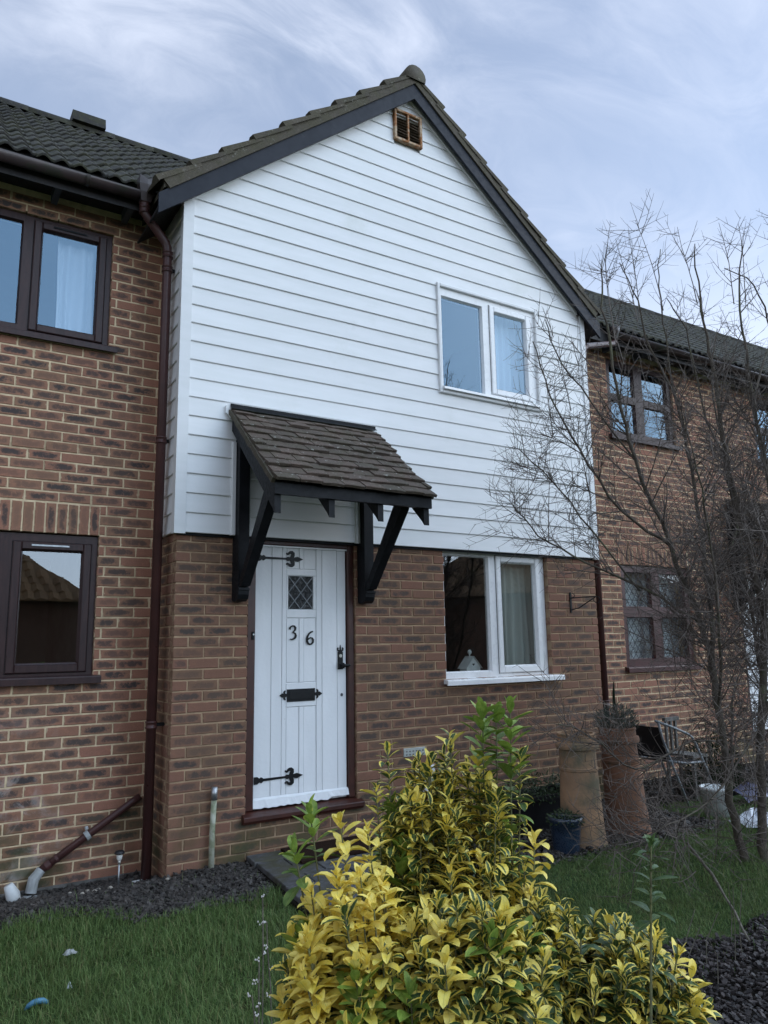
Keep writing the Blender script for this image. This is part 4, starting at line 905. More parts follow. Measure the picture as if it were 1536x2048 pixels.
for z in (4.50, 4.38, 3.02, 0.98): collar(DP, -0.086, 0.17, z)
for z in (4.38, 3.02, 0.98): q = MB(); q.box(-0.055, 0.004 if z < 2 else -0.028, 0.16, 0.18, z - 0.012, z + 0.012); q.build('pipe_bracket', 'iron', DP)
q = MB(); q.tube([(-0.07, 0.455, 0.46), (-0.13, 0.452, 0.425), (-0.72, 0.452, 0.055)], 0.026, 12); WP = q.build('waste_pipe', 'pipe', H2, True)
q = MB(); q.tube([(-0.405, 0.452, 0.253), (-0.43, 0.452, 0.237)], 0.033, 12); q.tube([(-0.42, 0.46, 0.28), (-0.425, 0.47, 0.30)], 0.012, 8); q.build('pipe_clip', 'greyplastic', WP)
q = MB(); q.tube([(-0.645, 0.452, 0.102), (-0.675, 0.452, 0.083)], 0.031, 12); q.tube([(-0.60, 0.452, 0.13), (-0.615, 0.452, 0.121)], 0.0285, 12); q.build('pipe_clip', 'pipe', WP)
q = MB(); q.tube([(-0.70, 0.45, 0.07), (-0.745, 0.44, 0.02), (-0.76, 0.43, -0.06)], [0.03, 0.036, 0.036], 12); q.build('pipe_boot', 'greyplastic', WP)
tag(MB().lathe([(0.085, 0.0), (0.095, 0.012), (0.088, 0.016), (0.06, 0.018)], 18, (-0.80, 0.34, -0.085)).build('drain_rim', 'greyplastic', None, True), 'pale drain rim on the slate under the sloping waste pipe', 'drain')
tag(MB().tube([(-0.865, 0.36, -0.09), (-0.875, 0.36, -0.03), (-0.905, 0.36, 0.03)], [0.045, 0.042, 0.028], 12).build('plastic_bottle', 'whiteplastic', None, True), 'white plastic bottle beside the drain at the left edge', 'bottle')

# ------------------------------------------------------------------ right neighbour
H3 = thing('terraced_house', 'brick house on the right half hidden behind the bare branches', 'house', (8.5, 0.5, 0))
WR = (5.215, 6.440, 1.20, 2.345); WRU = (5.205, 6.405, 3.86, 4.835); WR2 = (8.12, 9.35, 3.86, 4.835); DR = (0.55 + 6.86, 1.464 + 6.86, 0.27, 2.345)
b = MB(); hl = [WR, WRU, WR2, DR]
for (a, c, d, f_) in cells(4.2365, 13.4, -0.4, 4.93, [(h[0] - e, h[1] + e, h[2] - e, h[3] + e) for h in hl]): b.box(a, c, 0.506, 0.75, d, f_)
b.box(13.2, 13.4, 0.7501, 6.5, -0.4, 5.0); b.box(4.2365, 13.2, 6.3, 6.5, -0.4, 5.0)
W3 = b.build('wall', 'mortar', H3); parts = []
SR = (WR[0], WR[1], 2.345, 2.56)
for (p, q, d, f_) in layout(4.237, 13.4, 2.325 - 0.075 * 33 + 0.010, 68, hl + [SR], 4.24, 0):
    if f_ > 4.93: continue
    parts.append((Vector(((p + q) / 2, 0.5, (d + f_) / 2)), brick(p, q, d, f_, 0.5)))
x = SR[0]
while x + 0.07 < SR[1] + 0.02:
    parts.append((Vector((x, 0.5, 2.45)), brick(x + 0.004, x + 0.070, 2.350, 2.555, 0.5, vert=True))); x += 0.075
def pick3(c): return 1e7 if c.x > 7.4 or c.z < 0.15 or c.x < 4.75 else (c - CAM).length + abs(c.z - 2.6) * 0.6
lay_bricks(parts, W3, 'brick', pick3)
window(H3, WR[0] + .01, WR[1] - .01, WR[2] + .01, WR[3] - .005, 0.53, 'rosewood_red', [(5.30, 5.745, 1.87, 2.27, False), (5.895, 6.355, 1.87, 2.27, False), (5.30, 5.745, 1.285, 1.76, False), (5.895, 6.355, 1.285, 1.76, False)], 'glass', sill=(5.18, 6.48, 1.215, 1.15, 0.08), lattice=True)
window(H3, WRU[0] + .01, WRU[1] - .01, WRU[2] + .01, WRU[3] - .005, 0.53, 'rosewood', [(5.285, 5.715, 4.395, 4.755, False), (5.865, 6.325, 4.395, 4.755, False), (5.285, 5.715, 3.94, 4.305, False), (5.865, 6.325, 3.94, 4.305, False)], 'glass_sky', sill=(5.17, 6.44, 3.875, 3.81, 0.08))
window(H3, WR2[0] + .01, WR2[1] - .01, WR2[2] + .01, WR2[3] - .005, 0.53, 'rosewood', [(8.20, 8.66, 4.395, 4.755, False), (8.80, 9.27, 4.395, 4.755, False), (8.20, 8.66, 3.94, 4.305, False), (8.80, 9.27, 3.94, 4.305, False)], 'glass_sky', sill=(8.09, 9.39, 3.875, 3.81, 0.08))
room(H3, 5.1, 6.6, 0.62, 2.6, 1.0, 2.42, 'room'); room(H3, 5.1, 6.6, 0.62, 2.6, 3.6, 4.86, 'room'); room(H3, 8.0, 9.5, 0.62, 2.6, 3.6, 4.86, 'room')
door(H3, 6.86, 0.5, False); canopy(H3, 6.86, 0.5, False)
main_roof(H3, 2.10, 13.5, (3.9, 9.9))
b = MB(); b.box(4.262, 13.5, 0.235, 0.5, 4.925, 4.945); b.box(4.5, 13.5, 0.232, 0.2345, 4.84, 5.0); b.build('soffit', 'soffit', H3)
x = 4.6
while x < 13:
    q = MB(); q.box(x, x + 0.045, 0.236, 0.47, 4.842, 4.9248); q.build('rafter_end', 'rafter', H3); x += 0.52
g3 = gutter(H3, 5.02, 13.5, 0.165, 4.945)
q = MB(); q.lathe([(0.036, -0.10), (0.042, -0.09), (0.042, -0.03), (0.058, -0.01), (0.062, 0.05), (0.055, 0.052)], 14, (4.99, 0.165, 4.955)); q.build('gutter_outlet', 'gutter', g3, True)

# ------------------------------------------------------------------ houses across the road, seen in the panes
def far_house(label, x0, x1, yf, eave, dpt, ridge, rmat):
    h = thing('house', label, 'house', ((x0 + x1) / 2, yf, 0))
    b = MB(); b.box(x0, x1, yf - dpt, yf, -0.3, eave); b.build('wall', 'farwall', h)
    b = MB(); ov = 0.3; yc = yf - dpt / 2; hp = dpt * 0.42
    b.add([(x0 - ov, yf + ov, eave), (x1 + ov, yf + ov, eave), (x1 + ov, yf - dpt - ov, eave), (x0 - ov, yf - dpt - ov, eave), (x0 + hp, yc, ridge), (x1 - hp, yc, ridge)], [(0, 1, 5, 4), (1, 2, 5), (2, 3, 4, 5), (3, 0, 4), (0, 3, 2, 1)])
    rf = b.build('roof', rmat, h)
    t = MB(); rows = 12
    for r in range(rows):
        u = r / rows; n = int((x1 - x0 - 2 * hp * u) / 0.3)
        for k in range(n):
            xa = x0 + hp * u + k * 0.3; ya = yf + ov + (yc - yf - ov) * u; za = eave + (ridge - eave) * u; u2 = (r + 1.1) / rows; yb = yf + ov + (yc - yf - ov) * u2; zb = eave + (ridge - eave) * u2
            t.add([(xa, ya, za + 0.02), (xa + 0.12, ya, za + 0.09), (xa + 0.29, ya, za + 0.03), (xa, yb, zb), (xa + 0.12, yb, zb + 0.06), (xa + 0.29, yb, zb + 0.01), (xa, ya, za), (xa + 0.29, ya, za)], [(0, 1, 4, 3), (1, 2, 5, 4), (6, 7, 2, 1, 0)], None, (RX.random(), .5, .5))
    t.build('roof_tiles', rmat, rf, False, 'stuff')
    for i, cx in enumerate((x0 + (x1 - x0) * 0.62,)):
        b = MB(); ring(b, cx - 0.8, cx + 0.8, eave - 1.7, eave - 0.45, 0.09, yf, yf + 0.06); b.box(cx - 0.04, cx + 0.04, yf, yf + 0.05, eave - 1.6, eave - 0.55); wn = b.build('window', 'upvc', h)
        b = MB(); b.box(cx - 0.7, cx + 0.7, yf + 0.004, yf + 0.012, eave - 1.6, eave - 0.55); b.build('pane', 'glass_dark', wn)
    return h
far_house('low brick house with tan tiled hipped roof mirrored in the neighbour\'s lower window', -6.5, 2.6, -15.5, 2.75, 7.0, 5.4, 'red_tile')
far_house('house with low sunlight painted as orange roof colour, mirrored in the ground floor window beside the white door', 15.6, 27.0, -14.0, 3.1, 7.0, 6.0, 'red_tile')  # sunlit glow of this house is put into its roof colour

# ------------------------------------------------------------------ behind the panes
curtain('white curtain behind the right pane of the clad house\'s upper window', 3.03, 3.58, 0.135, 3.62, 4.83, 'curtain', 6, 0.022, seed=4)
curtain('grey green curtain inside the ground floor window beside the door', 3.09, 3.50, 0.165, 1.02, 2.40, 'curtain_grey', 5, 0.022, 0.06, seed=5)
curtain('white curtain in the left neighbour\'s upper window', -0.80, -0.45, 0.645, 3.62, 4.78, 'curtain', 4, 0.022, seed=6)
curtain('pale blind curtain behind the lattice of the right neighbour\'s lower window', 5.15, 6.55, 0.72, 1.0, 2.42, 'curtain', 12, 0.02, seed=8)
orn = thing('ornament', 'small white birdhouse ornament with round knob on the inside window ledge', 'ornament', (2.78, 0.22, 1.22))
q = MB(); q.prism([(2.71, 1.20), (2.86, 1.20), (2.865, 1.285), (2.785, 1.375), (2.705, 1.285)], 'y', 0.17, 0.27); q.build('body', 'ornament', orn)
q = MB(); q.add([(2.69, 0.155, 1.275), (2.785, 0.155, 1.385), (2.88, 0.155, 1.275), (2.69, 0.285, 1.275), (2.785, 0.285, 1.385), (2.88, 0.285, 1.275)], [(0, 1, 4, 3), (1, 2, 5, 4)]); q.build('roof', 'ornament', orn)
q = MB(); q.lathe([(0.006, 0), (0.006, 0.02), (0.017, 0.03), (0.020, 0.045), (0.014, 0.06), (0.004, 0.065)], 12, (2.785, 0.22, 1.378)); q.build('knob', 'ornament', orn, True)
q = MB(); q.stroke([(2.775, 1.318), (2.785, 1.305), (2.795, 1.318)], 0.012, 0.1695, 0.003); q.build('heart', 'blackpaint', orn)
tag(MB().box(2.31, 3.65, 0.135, 0.36, 1.175, 1.199).build('window_board', 'upvc'), 'white inside ledge behind the ground floor window', 'ledge')

# ------------------------------------------------------------------ things against the wall
t = thing('conduit_post', 'weathered pale plastic pipe standing upright in slate left of the door', 'pipe', (0.295, -0.05, 0))
MB().tube([(0.291, -0.045, -0.06), (0.293, -0.045, 0.25), (0.302, -0.045, 0.475)], 0.0195, 12).build('pipe', 'pvc_post', t, True)
MB().tube([(0.3015, -0.045, 0.47), (0.304, -0.045, 0.555)], 0.0215, 12).build('cap', 'steel', t, True)
t = thing('garden_light', 'little steel solar stake light standing in slate by the downpipe', 'light', (-0.27, 0.15, -0.05))
MB().tube([(-0.27, 0.15, -0.08), (-0.27, 0.15, 0.11)], 0.006, 8).build('stake', 'steel', t, True)
MB().lathe([(0.007, 0.12), (0.016, 0.135), (0.020, 0.155), (0.018, 0.165)], 14, (-0.27, 0.15, 0)).build('lens', 'ornament', t, True)
MB().lathe([(0.012, 0.165), (0.032, 0.168), (0.034, 0.174), (0.026, 0.186), (0.006, 0.19)], 16, (-0.27, 0.15, 0)).build('cap', 'blackplastic', t, True)
MB().tube([(-0.27, 0.15, 0.105), (-0.27, 0.15, 0.125)], 0.010, 8).build('socket', 'brass', t, True)
q = MB(); q.add([(-0.20, 0.10, -0.075), (-0.13, 0.13, -0.07), (-0.10, 0.16, -0.02), (-0.17, 0.20, -0.03), (-0.15, 0.14, -0.015)], [(0, 1, 4), (1, 2, 4), (2, 3, 4), (3, 0, 4)])
tag(q.build('wrapper', 'whiteplastic'), 'crumpled pale wrapper lying on slate beside the downpipe', 'litter')
q = MB(); q.prism([(0.80, -0.05), (1.46, -0.05), (1.44, -0.44), (0.78, -0.44)], 'z', 0.068, 0.084); tag(q.build('doormat', 'mat'), 'dark brown doormat on the path before the white door', 'doormat')

def pot_profile(mb, prof, c, n=28, tilt=(0, 0)):
    mb.lathe(prof, n, c)
    if tilt != (0, 0):
        mb.v = [(x_ + tilt[0] * (z_ - c[2]), y_ + tilt[1] * (z_ - c[2]), z_) for x_, y_, z_ in mb.v]
    return mb
CP = [(0.150, 0.0), (0.176, 0.0), (0.178, 0.02), (0.170, 0.035), (0.166, 0.06), (0.160, 0.16), (0.163, 0.165), (0.159, 0.17), (0.150, 0.38), (0.141, 0.545), (0.146, 0.552), (0.147, 0.568), (0.141, 0.575), (0.138, 0.63), (0.137, 0.700), (0.160, 0.708), (0.164, 0.730), (0.160, 0.752), (0.142, 0.758), (0.143, 0.805), (0.147, 0.812), (0.145, 0.822), (0.126, 0.822), (0.122, 0.70), (0.12, 0.5)]
t = thing('chimney_pot', 'buff terracotta chimney pot with mossy rim, nearer of the two by the wall', 'chimney pot', (2.86, -0.98, 0), 'old chimney pots used as planters')
pot_profile(MB(), CP, (2.86, -0.98, -0.01), 56, (-0.02, 0.0)).build('body', 'terracotta', t)
t2 = thing('chimney_pot', 'redder terracotta chimney pot with grey plant on top, farther of the two', 'chimney pot', (3.42, -0.93, 0), 'old chimney pots used as planters')
pot_profile(MB(), [(r_ * 1.02, z_) for r_, z_ in CP], (3.42, -0.93, -0.01), 56, (-0.055, 0.02)).build('body', 'terracotta_red', t2)
def sprig_mass(c, rx, ry, rz, n, ln, wd, seed, up=0.4, droop=0.0):
    """many small leaves on short sprigs spread through a mound"""
    rr = random.Random(seed); b = MB()
    for i in range(n):
        u, v_ = rr.uniform(0, 6.283), rr.uniform(0.0, 1.0) ** 0.5; el = rr.uniform(0.0, 1.0)
        d = Vector((math.cos(u) * v_, math.sin(u) * v_, el)); p = Vector(c) + Vector((d.x * rx, d.y * ry, d.z * rz * (1.1 - 0.6 * v_)))
        ax = (Vector((d.x * 1.2, d.y * 1.2, up + rr.uniform(-0.5, 0.6) - droop * v_)) + Vector((rr.uniform(-.6, .6), rr.uniform(-.6, .6), rr.uniform(-.3, .3)))).normalized()
        sd_ = ax.cross(Vector((rr.uniform(-1, 1), rr.uniform(-1, 1), rr.uniform(-1, 1)))).normalized(); L_ = ln * rr.uniform(0.6, 1.3); w_ = wd * rr.uniform(0.7, 1.2); nn = ax.cross(sd_)
        b.add([p, p + ax * L_ * 0.5 + sd_ * w_ * 0.5, p + ax * L_, p + ax * L_ * 0.5 - sd_ * w_ * 0.5, p + ax * L_ * 0.5 + nn * w_ * 0.2], [(0, 1, 4), (1, 2, 4), (2, 3, 4), (3, 0, 4)], None, (rr.random(), .5, .5))
    return b
lav = thing('lavender', 'grey green lavender growing from the farther chimney pot', 'plant', (3.375, -0.915, 0.80))
q = MB(); rr = random.Random(9)
for i in range(70):
    a = rr.uniform(0, 6.28); r_ = rr.uniform(0, 0.10); h = rr.uniform(0.10, 0.24); p = (3.375 + r_ * math.cos(a), -0.915 + r_ * math.sin(a), 0.76); q.tube([p, (p[0] + 0.5 * r_ * math.cos(a), p[1] + 0.5 * r_ * math.sin(a), 0.76 + h * 0.6), (p[0] + r_ * math.cos(a), p[1] + r_ * math.sin(a), 0.76 + h)], 0.0025, 3)
q.build('stems', 'drystem', lav, kind='stuff'); sprig_mass((3.375, -0.915, 0.80), 0.16, 0.16, 0.20, 900, 0.045, 0.007, 10, 0.9).build('foliage', 'greyfoliage', lav, kind='stuff')
MB().tube([(3.36, -0.91, 0.9), (3.36, -0.92, 1.08), (3.37, -0.92, 1.17)], [0.012, 0.011, 0.004], 6).build('spike', 'conifer', lav)
t = thing('flower_pot', 'small dark blue glazed pot with low green plant', 'flower pot', (2.60, -1.06, 0))
pot_profile(MB(), [(0.07, 0), (0.088, 0.0), (0.092, 0.02), (0.104, 0.12), (0.116, 0.215), (0.124, 0.222), (0.125, 0.245), (0.118, 0.252), (0.108, 0.25), (0.10, 0.20)], (2.60, -1.06, -0.005), 28).build('pot', 'bluepot', t, True)
MB().lathe([(0.0, 0.205), (0.103, 0.205)], 20, (2.60, -1.06, 0)).build('soil', 'soil', t)
tag(sprig_mass((2.60, -1.06, 0.20), 0.12, 0.12, 0.10, 420, 0.03, 0.012, 11, 0.5, 0.5).build('heather', 'foliage', None), 'low green plant filling the small blue pot', 'plant')
t = thing('planter_trough', 'long black plastic trough against the brick wall beneath the window', 'planter', (2.95, -0.42, 0))
q = MB(); V = []
for (z, ex, ey) in ((-0.01, 0.36, 0.12), (0.25, 0.41, 0.15), (0.25, 0.43, 0.165), (0.285, 0.43, 0.165), (0.285, 0.395, 0.135), (0.22, 0.385, 0.125)):
    V += [(2.95 - ex, -0.42 - ey, z), (2.95 + ex, -0.42 - ey, z), (2.95 + ex, -0.42 + ey, z), (2.95 - ex, -0.42 + ey, z)]
q.add(V, [(4 * r + k, 4 * r + (k + 1) % 4, 4 * r + 4 + (k + 1) % 4, 4 * r + 4 + k) for r in range(5) for k in range(4)] + [(20, 21, 22, 23), (3, 2, 1, 0)]); q.build('trough', 'blackplastic', t)
tag(sprig_mass((2.95, -0.42, 0.23), 0.46, 0.18, 0.22, 1700, 0.035, 0.012, 12, 0.3, 0.7).build('trailing_plant', 'foliage', None), 'dull green trailing plant spilling from the black trough', 'plant')
t = thing('plant_pot', 'plain black plastic pot between the two chimney pots', 'flower pot', (3.32, -0.45, 0))
pot_profile(MB(), [(0.10, 0), (0.115, 0), (0.15, 0.28), (0.16, 0.282), (0.16, 0.31), (0.145, 0.31), (0.14, 0.26)], (3.32, -0.45, -0.01), 24).build('pot', 'blackplastic', t, True)

# ------------------------------------------------------------------ the neighbour's garden things behind the twigs
ch = thing('garden_chair', 'reclining garden chair with bent silver tube frame in front of right neighbour', 'chair', (4.65, -0.35, 0))
for yy in (-0.62, -0.12):
    MB().tube([(4.22, yy, 0.78), (4.45, yy, 0.71), (4.66, yy, 0.635), (4.72, yy, 0.60), (4.77, yy, 0.53), (4.92, yy, 0.25), (5.03, yy, 0.0)], 0.012, 8).build('arm_tube', 'lead', ch, True)
    MB().tube([(4.255, yy, 0.775), (4.30, yy, 0.62), (4.42, yy, 0.36), (4.60, yy, 0.0)], 0.011, 8).build('back_tube', 'lead', ch, True)
    MB().tube([(4.36, yy, 0.42), (4.60, yy, 0.38), (4.86, yy, 0.37)], 0.010, 8).build('seat_tube', 'lead', ch, True)
q = MB(); q.add([(4.37, -0.61, 0.425), (4.37, -0.13, 0.425), (4.62, -0.13, 0.36), (4.62, -0.61, 0.36), (4.86, -0.13, 0.375), (4.86, -0.61, 0.375)], [(0, 3, 2, 1), (3, 5, 4, 2)]); q.build('seat', 'blackplastic', ch)
q = MB(); q.add([(4.27, -0.61, 0.72), (4.27, -0.13, 0.72), (4.31, -0.13, 0.60), (4.31, -0.61, 0.60), (4.37, -0.13, 0.43), (4.37, -0.61, 0.43)], [(0, 3, 2, 1), (3, 5, 4, 2)]); q.build('backrest', 'blackplastic', ch)
c2 = thing('garden_chair', 'small upright slatted garden chair in front of right neighbour', 'chair', (5.1, -0.45, 0))
for k in range(3): MB().box(4.90 + k * 0.07, 4.925 + k * 0.07, -0.20, -0.175, 0.42, 0.70).build('slat', 'concrete', c2)
MB().box(4.88, 5.10, -0.205, -0.17, 0.7005, 0.735).build('top_rail', 'concrete', c2); MB().box(4.88, 5.10, -0.50, -0.17, 0.38, 0.405).build('seat', 'concrete', c2)
for (xx, yy) in ((4.885, -0.495), (5.07, -0.495), (4.885, -0.205), (5.07, -0.205)): MB().box(xx, xx + 0.025, yy, yy + 0.025, -0.02, 0.3795).build('leg', 'concrete', c2)
cn = thing('conifer', 'small dark conifer bush before the right neighbour\'s wall', 'bush', (5.35, -0.35, 0))
MB().tube([(5.35, -0.35, -0.02), (5.35, -0.35, 0.5)], 0.02, 6).build('trunk', 'bark', cn); sprig_mass((5.35, -0.35, 0.02), 0.30, 0.26, 0.62, 2600, 0.05, 0.012, 14, 0.9).build('crown', 'conifer', cn, kind='stuff')
t = thing('bucket', 'white plastic bucket on the ground behind the bare tree', 'bucket', (4.46, -1.0, 0))
pot_profile(MB(), [(0.09, 0), (0.10, 0), (0.125, 0.22), (0.132, 0.222), (0.132, 0.245), (0.122, 0.245), (0.118, 0.2)], (4.46, -1.0, 0.0), 20).build('body', 'whiteplastic', t, True)
q = MB(); rr = random.Random(3); V = []; n = 9
for i in range(n):
    for k in range(7):
        u, v_ = i / (n - 1), k / 6; V.append((5.0 + 0.42 * u, -0.95 + 0.26 * v_, 0.04 + 0.13 * math.sin(math.pi * v_) * (0.6 + 0.4 * math.sin(math.pi * u)) + rr.uniform(-.015, .015)))
q.add(V, [(i * 7 + k, (i + 1) * 7 + k, (i + 1) * 7 + k + 1, i * 7 + k + 1) for i in range(n - 1) for k in range(6)]); tag(q.build('compost_sack', 'navy', None, True), 'navy blue compost sack lying by the neighbour\'s wall', 'sack')
def crumple(name, label, cat, c, rx, ry, h, mat, seed):
    rr = random.Random(seed); q = MB(); V = []; n = 8
    for i in range(n):
        for k in range(n):
            u, v_ = i / (n - 1) * 2 - 1, k / (n - 1) * 2 - 1; V.append((c[0] + u * rx * rr.uniform(.85, 1.1), c[1] + v_ * ry * rr.uniform(.85, 1.1), c[2] + h * max(0, 1 - u * u) * max(0, 1 - v_ * v_) * rr.uniform(0.5, 1.2) + rr.uniform(0, 0.2 * h)))
    q.add(V, [(i * n + k, (i + 1) * n + k, (i + 1) * n + k + 1, i * n + k + 1) for i in range(n - 1) for k in range(n - 1)]); return tag(q.build(name, mat), label, cat)
crumple('plastic_bag', 'white plastic bag lying on the grass at the right edge', 'bag', (4.45, -1.36, 0.01), 0.20, 0.14, 0.10, 'bag', 5)
crumple('wrapper', 'scrap of white litter lying in the left lawn', 'litter', (-0.775, -1.02, 0.022), 0.034, 0.016, 0.022, 'greyplastic', 6)
crumple('wrapper', 'tiny white scrap near the bottom of the left lawn', 'litter', (-0.85, -1.42, 0.02), 0.012, 0.010, 0.022, 'bag', 7)
q = MB(); q.tube([(-1.00 + 0.045 * math.cos(t_), -1.54 - 0.04 * math.sin(t_) * 0.7, 0.015 + 0.04 * math.sin(t_)) for t_ in [0.2 + i * 0.45 for i in range(7)]], [0.006, 0.010, 0.012, 0.012, 0.012, 0.010, 0.006], 8)
tag(q.build('toy_ring', 'blueplastic', None, True), 'curved bright blue plastic piece lying in the grass, bottom left', 'toy')
for i, (px_, py_) in enumerate(((-0.46, 0.16), (-0.40, 0.14), (-0.44, 0.06), (-0.56, 0.20), (-0.52, 0.02), (-0.33, 0.10), (-0.02, -0.10))):
    q = MB(); q.lathe([(0.004, -0.006), (0.014 + 0.003 * (i % 3), 0.0), (0.011, 0.009), (0.003, 0.012)], 7, (px_, py_, gz(px_, py_) + 0.022), wob=0.2, seed=i)
    tag(q.build('pebble', 'pebble', None, True), 'pale pebble lying among the dark slate left of the downpipe', 'pebble', 'pale pebbles on the slate')

# ------------------------------------------------------------------ bare tree
rt = random.Random(77)
TREE = thing('bare_tree', 'leafless many stemmed small tree with dense fine twigs on the right', 'tree', (3.45, -1.95, 0))
LIMBS = [
 ([(3.42,-1.92,-0.05),(3.36,-1.90,0.40),(3.33,-1.90,0.81),(3.36,-1.85,1.32),(3.35,-1.80,1.61),(3.12,-1.75,2.19),(2.87,-1.70,2.81),(2.73,-1.70,3.33),(2.64,-1.70,4.01),(2.67,-1.70,4.55)], 0.052),
 ([(3.36,-1.85,1.32),(3.47,-1.80,1.79),(3.71,-1.60,2.36),(3.78,-1.50,3.05),(3.65,-1.50,3.54),(3.41,-1.50,3.89),(3.29,-1.50,4.43),(3.11,-1.50,4.82)], 0.036),
 ([(3.52,-2.00,-0.05),(3.56,-2.00,0.33),(3.63,-2.00,0.89),(3.78,-2.00,1.60),(3.81,-1.95,2.05),(3.71,-1.90,2.75),(3.66,-1.90,3.26),(3.61,-1.90,3.74),(3.53,-1.90,4.31),(3.54,-1.90,4.95)], 0.060),
 ([(3.78,-2.00,1.60),(3.88,-2.10,2.53),(3.78,-2.10,3.30),(3.75,-2.10,4.12),(3.86,-2.10,4.98)], 0.036),
 ([(3.12,-1.75,2.19),(2.79,-1.60,2.45),(2.52,-1.50,2.89),(2.34,-1.40,3.31),(2.20,-1.40,3.70)], 0.020),
 ([(3.35,-1.80,1.61),(3.00,-1.60,1.87),(2.50,-1.50,2.06),(2.17,-1.40,2.25),(1.92,-1.40,2.45)], 0.020),
 ([(3.33,-1.90,0.81),(2.73,-2.00,0.83),(2.28,-2.00,0.72),(2.02,-1.90,0.94),(1.75,-1.90,1.02)], 0.013),
 ([(3.63,-2.00,0.89),(3.92,-2.20,1.59),(4.31,-2.30,2.73),(4.36,-2.30,3.96),(4.35,-2.30,5.0)], 0.036),
 ([(3.65,-1.50,3.54),(3.62,-1.50,4.11),(3.58,-1.50,4.68),(3.65,-1.50,5.19)], 0.014),
 ([(2.87,-1.70,2.81),(2.66,-1.50,3.29),(2.42,-1.40,3.68),(2.34,-1.40,3.95)], 0.013),
 ([(2.94,-1.60,1.86),(2.57,-1.50,2.30),(2.30,-1.40,2.66),(2.02,-1.40,2.85)], 0.013),
 ([(3.71,-1.90,2.75),(3.72,-1.70,3.41),(3.61,-1.70,4.07),(3.40,-1.70,4.37)], 0.018),
 ([(3.78,-2.10,3.30),(4.32,-2.00,4.07),(4.12,-2.00,4.60),(3.75,-2.00,4.67)], 0.016),
 ([(3.47,-1.80,1.79),(4.25,-1.60,2.44),(4.91,-1.50,3.19),(5.34,-1.50,4.23)], 0.022),
 ([(3.63,-2.00,0.89),(2.71,-2.20,0.52),(2.15,-2.30,0.47),(1.80,-2.40,0.43)], 0.012),
 ([(3.60,-1.98,0.60),(3.95,-1.85,1.20),(4.10,-1.70,2.0),(4.15,-1.6,2.9),(4.05,-1.6,3.7),(4.2,-1.6,4.3)], 0.030),
 ([(3.35,-1.88,0.95),(3.10,-2.1,1.5),(2.95,-2.2,2.1),(2.72,-2.3,2.6),(2.6,-2.3,3.1)], 0.020),
 ([(3.40,-1.9,0.5),(3.75,-1.7,0.9),(4.2,-1.5,1.2),(4.7,-1.4,1.3)], 0.018),
]
def smooth_path(pts, per=4, jit=0.012):
    P = [Vector(p) for p in pts]; out = []
    for i in range(len(P) - 1):
        p0, p1, p2, p3 = P[max(i - 1, 0)], P[i], P[i + 1], P[min(i + 2, len(P) - 1)]
        for k in range(per):
            t_ = k / per; a = 0.5 * ((2 * p1) + (p2 - p0) * t_ + (2 * p0 - 5 * p1 + 4 * p2 - p3) * t_ ** 2 + (-p0 + 3 * p1 - 3 * p2 + p3) * t_ ** 3)
            out.append(a + Vector((rt.uniform(-jit, jit), rt.uniform(-jit, jit), rt.uniform(-jit, jit))) * (0 if (i == 0 and k == 0) else 1))
    out.append(P[-1]); return out
twigs = MB(); nbranch = 0
def rnd_dir(): 
    return Vector((rt.gauss(0, 1), rt.gauss(0, 1), rt.gauss(0, 1))).normalized()
def shoot(p, d, L, r0, steps, wig, gravity=0.0):
    pts = [Vector(p)]; dd = Vector(d).normalized()
    for i in range(steps):
        dd = (dd + rnd_dir() * wig * 0.62 + Vector((0, 0, gravity))).normalized(); pts.append(pts[-1] + dd * (L / steps))
    return pts
def twig(p, d, L, r0, lev):
    pts = shoot(p, d, L, r0, 3 if lev else 4, 0.16, 0.03); rad = [r0 * (1 - 0.62 * i / (len(pts) - 1)) for i in range(len(pts))]
    twigs.tube(pts, rad, 3, False)
    if lev < 2:
        n = int(L / 0.075) + (1 if lev == 0 else 0)
        for i in range(n):
            k = rt.uniform(0.15, 0.97) * (len(pts) - 1); i0 = min(int(k), len(pts) - 2); q_ = pts[i0].lerp(pts[i0 + 1], k - i0); ax = (pts[i0 + 1] - pts[i0]).normalized()
            side = ax.cross(rnd_dir()).normalized(); d2 = (ax * rt.uniform(0.25, 0.8) + side * rt.uniform(0.6, 1.1)).normalized()
            twig(q_, d2, L * rt.uniform(0.18, 0.52), max(0.0016, r0 * 0.62), lev + 1)
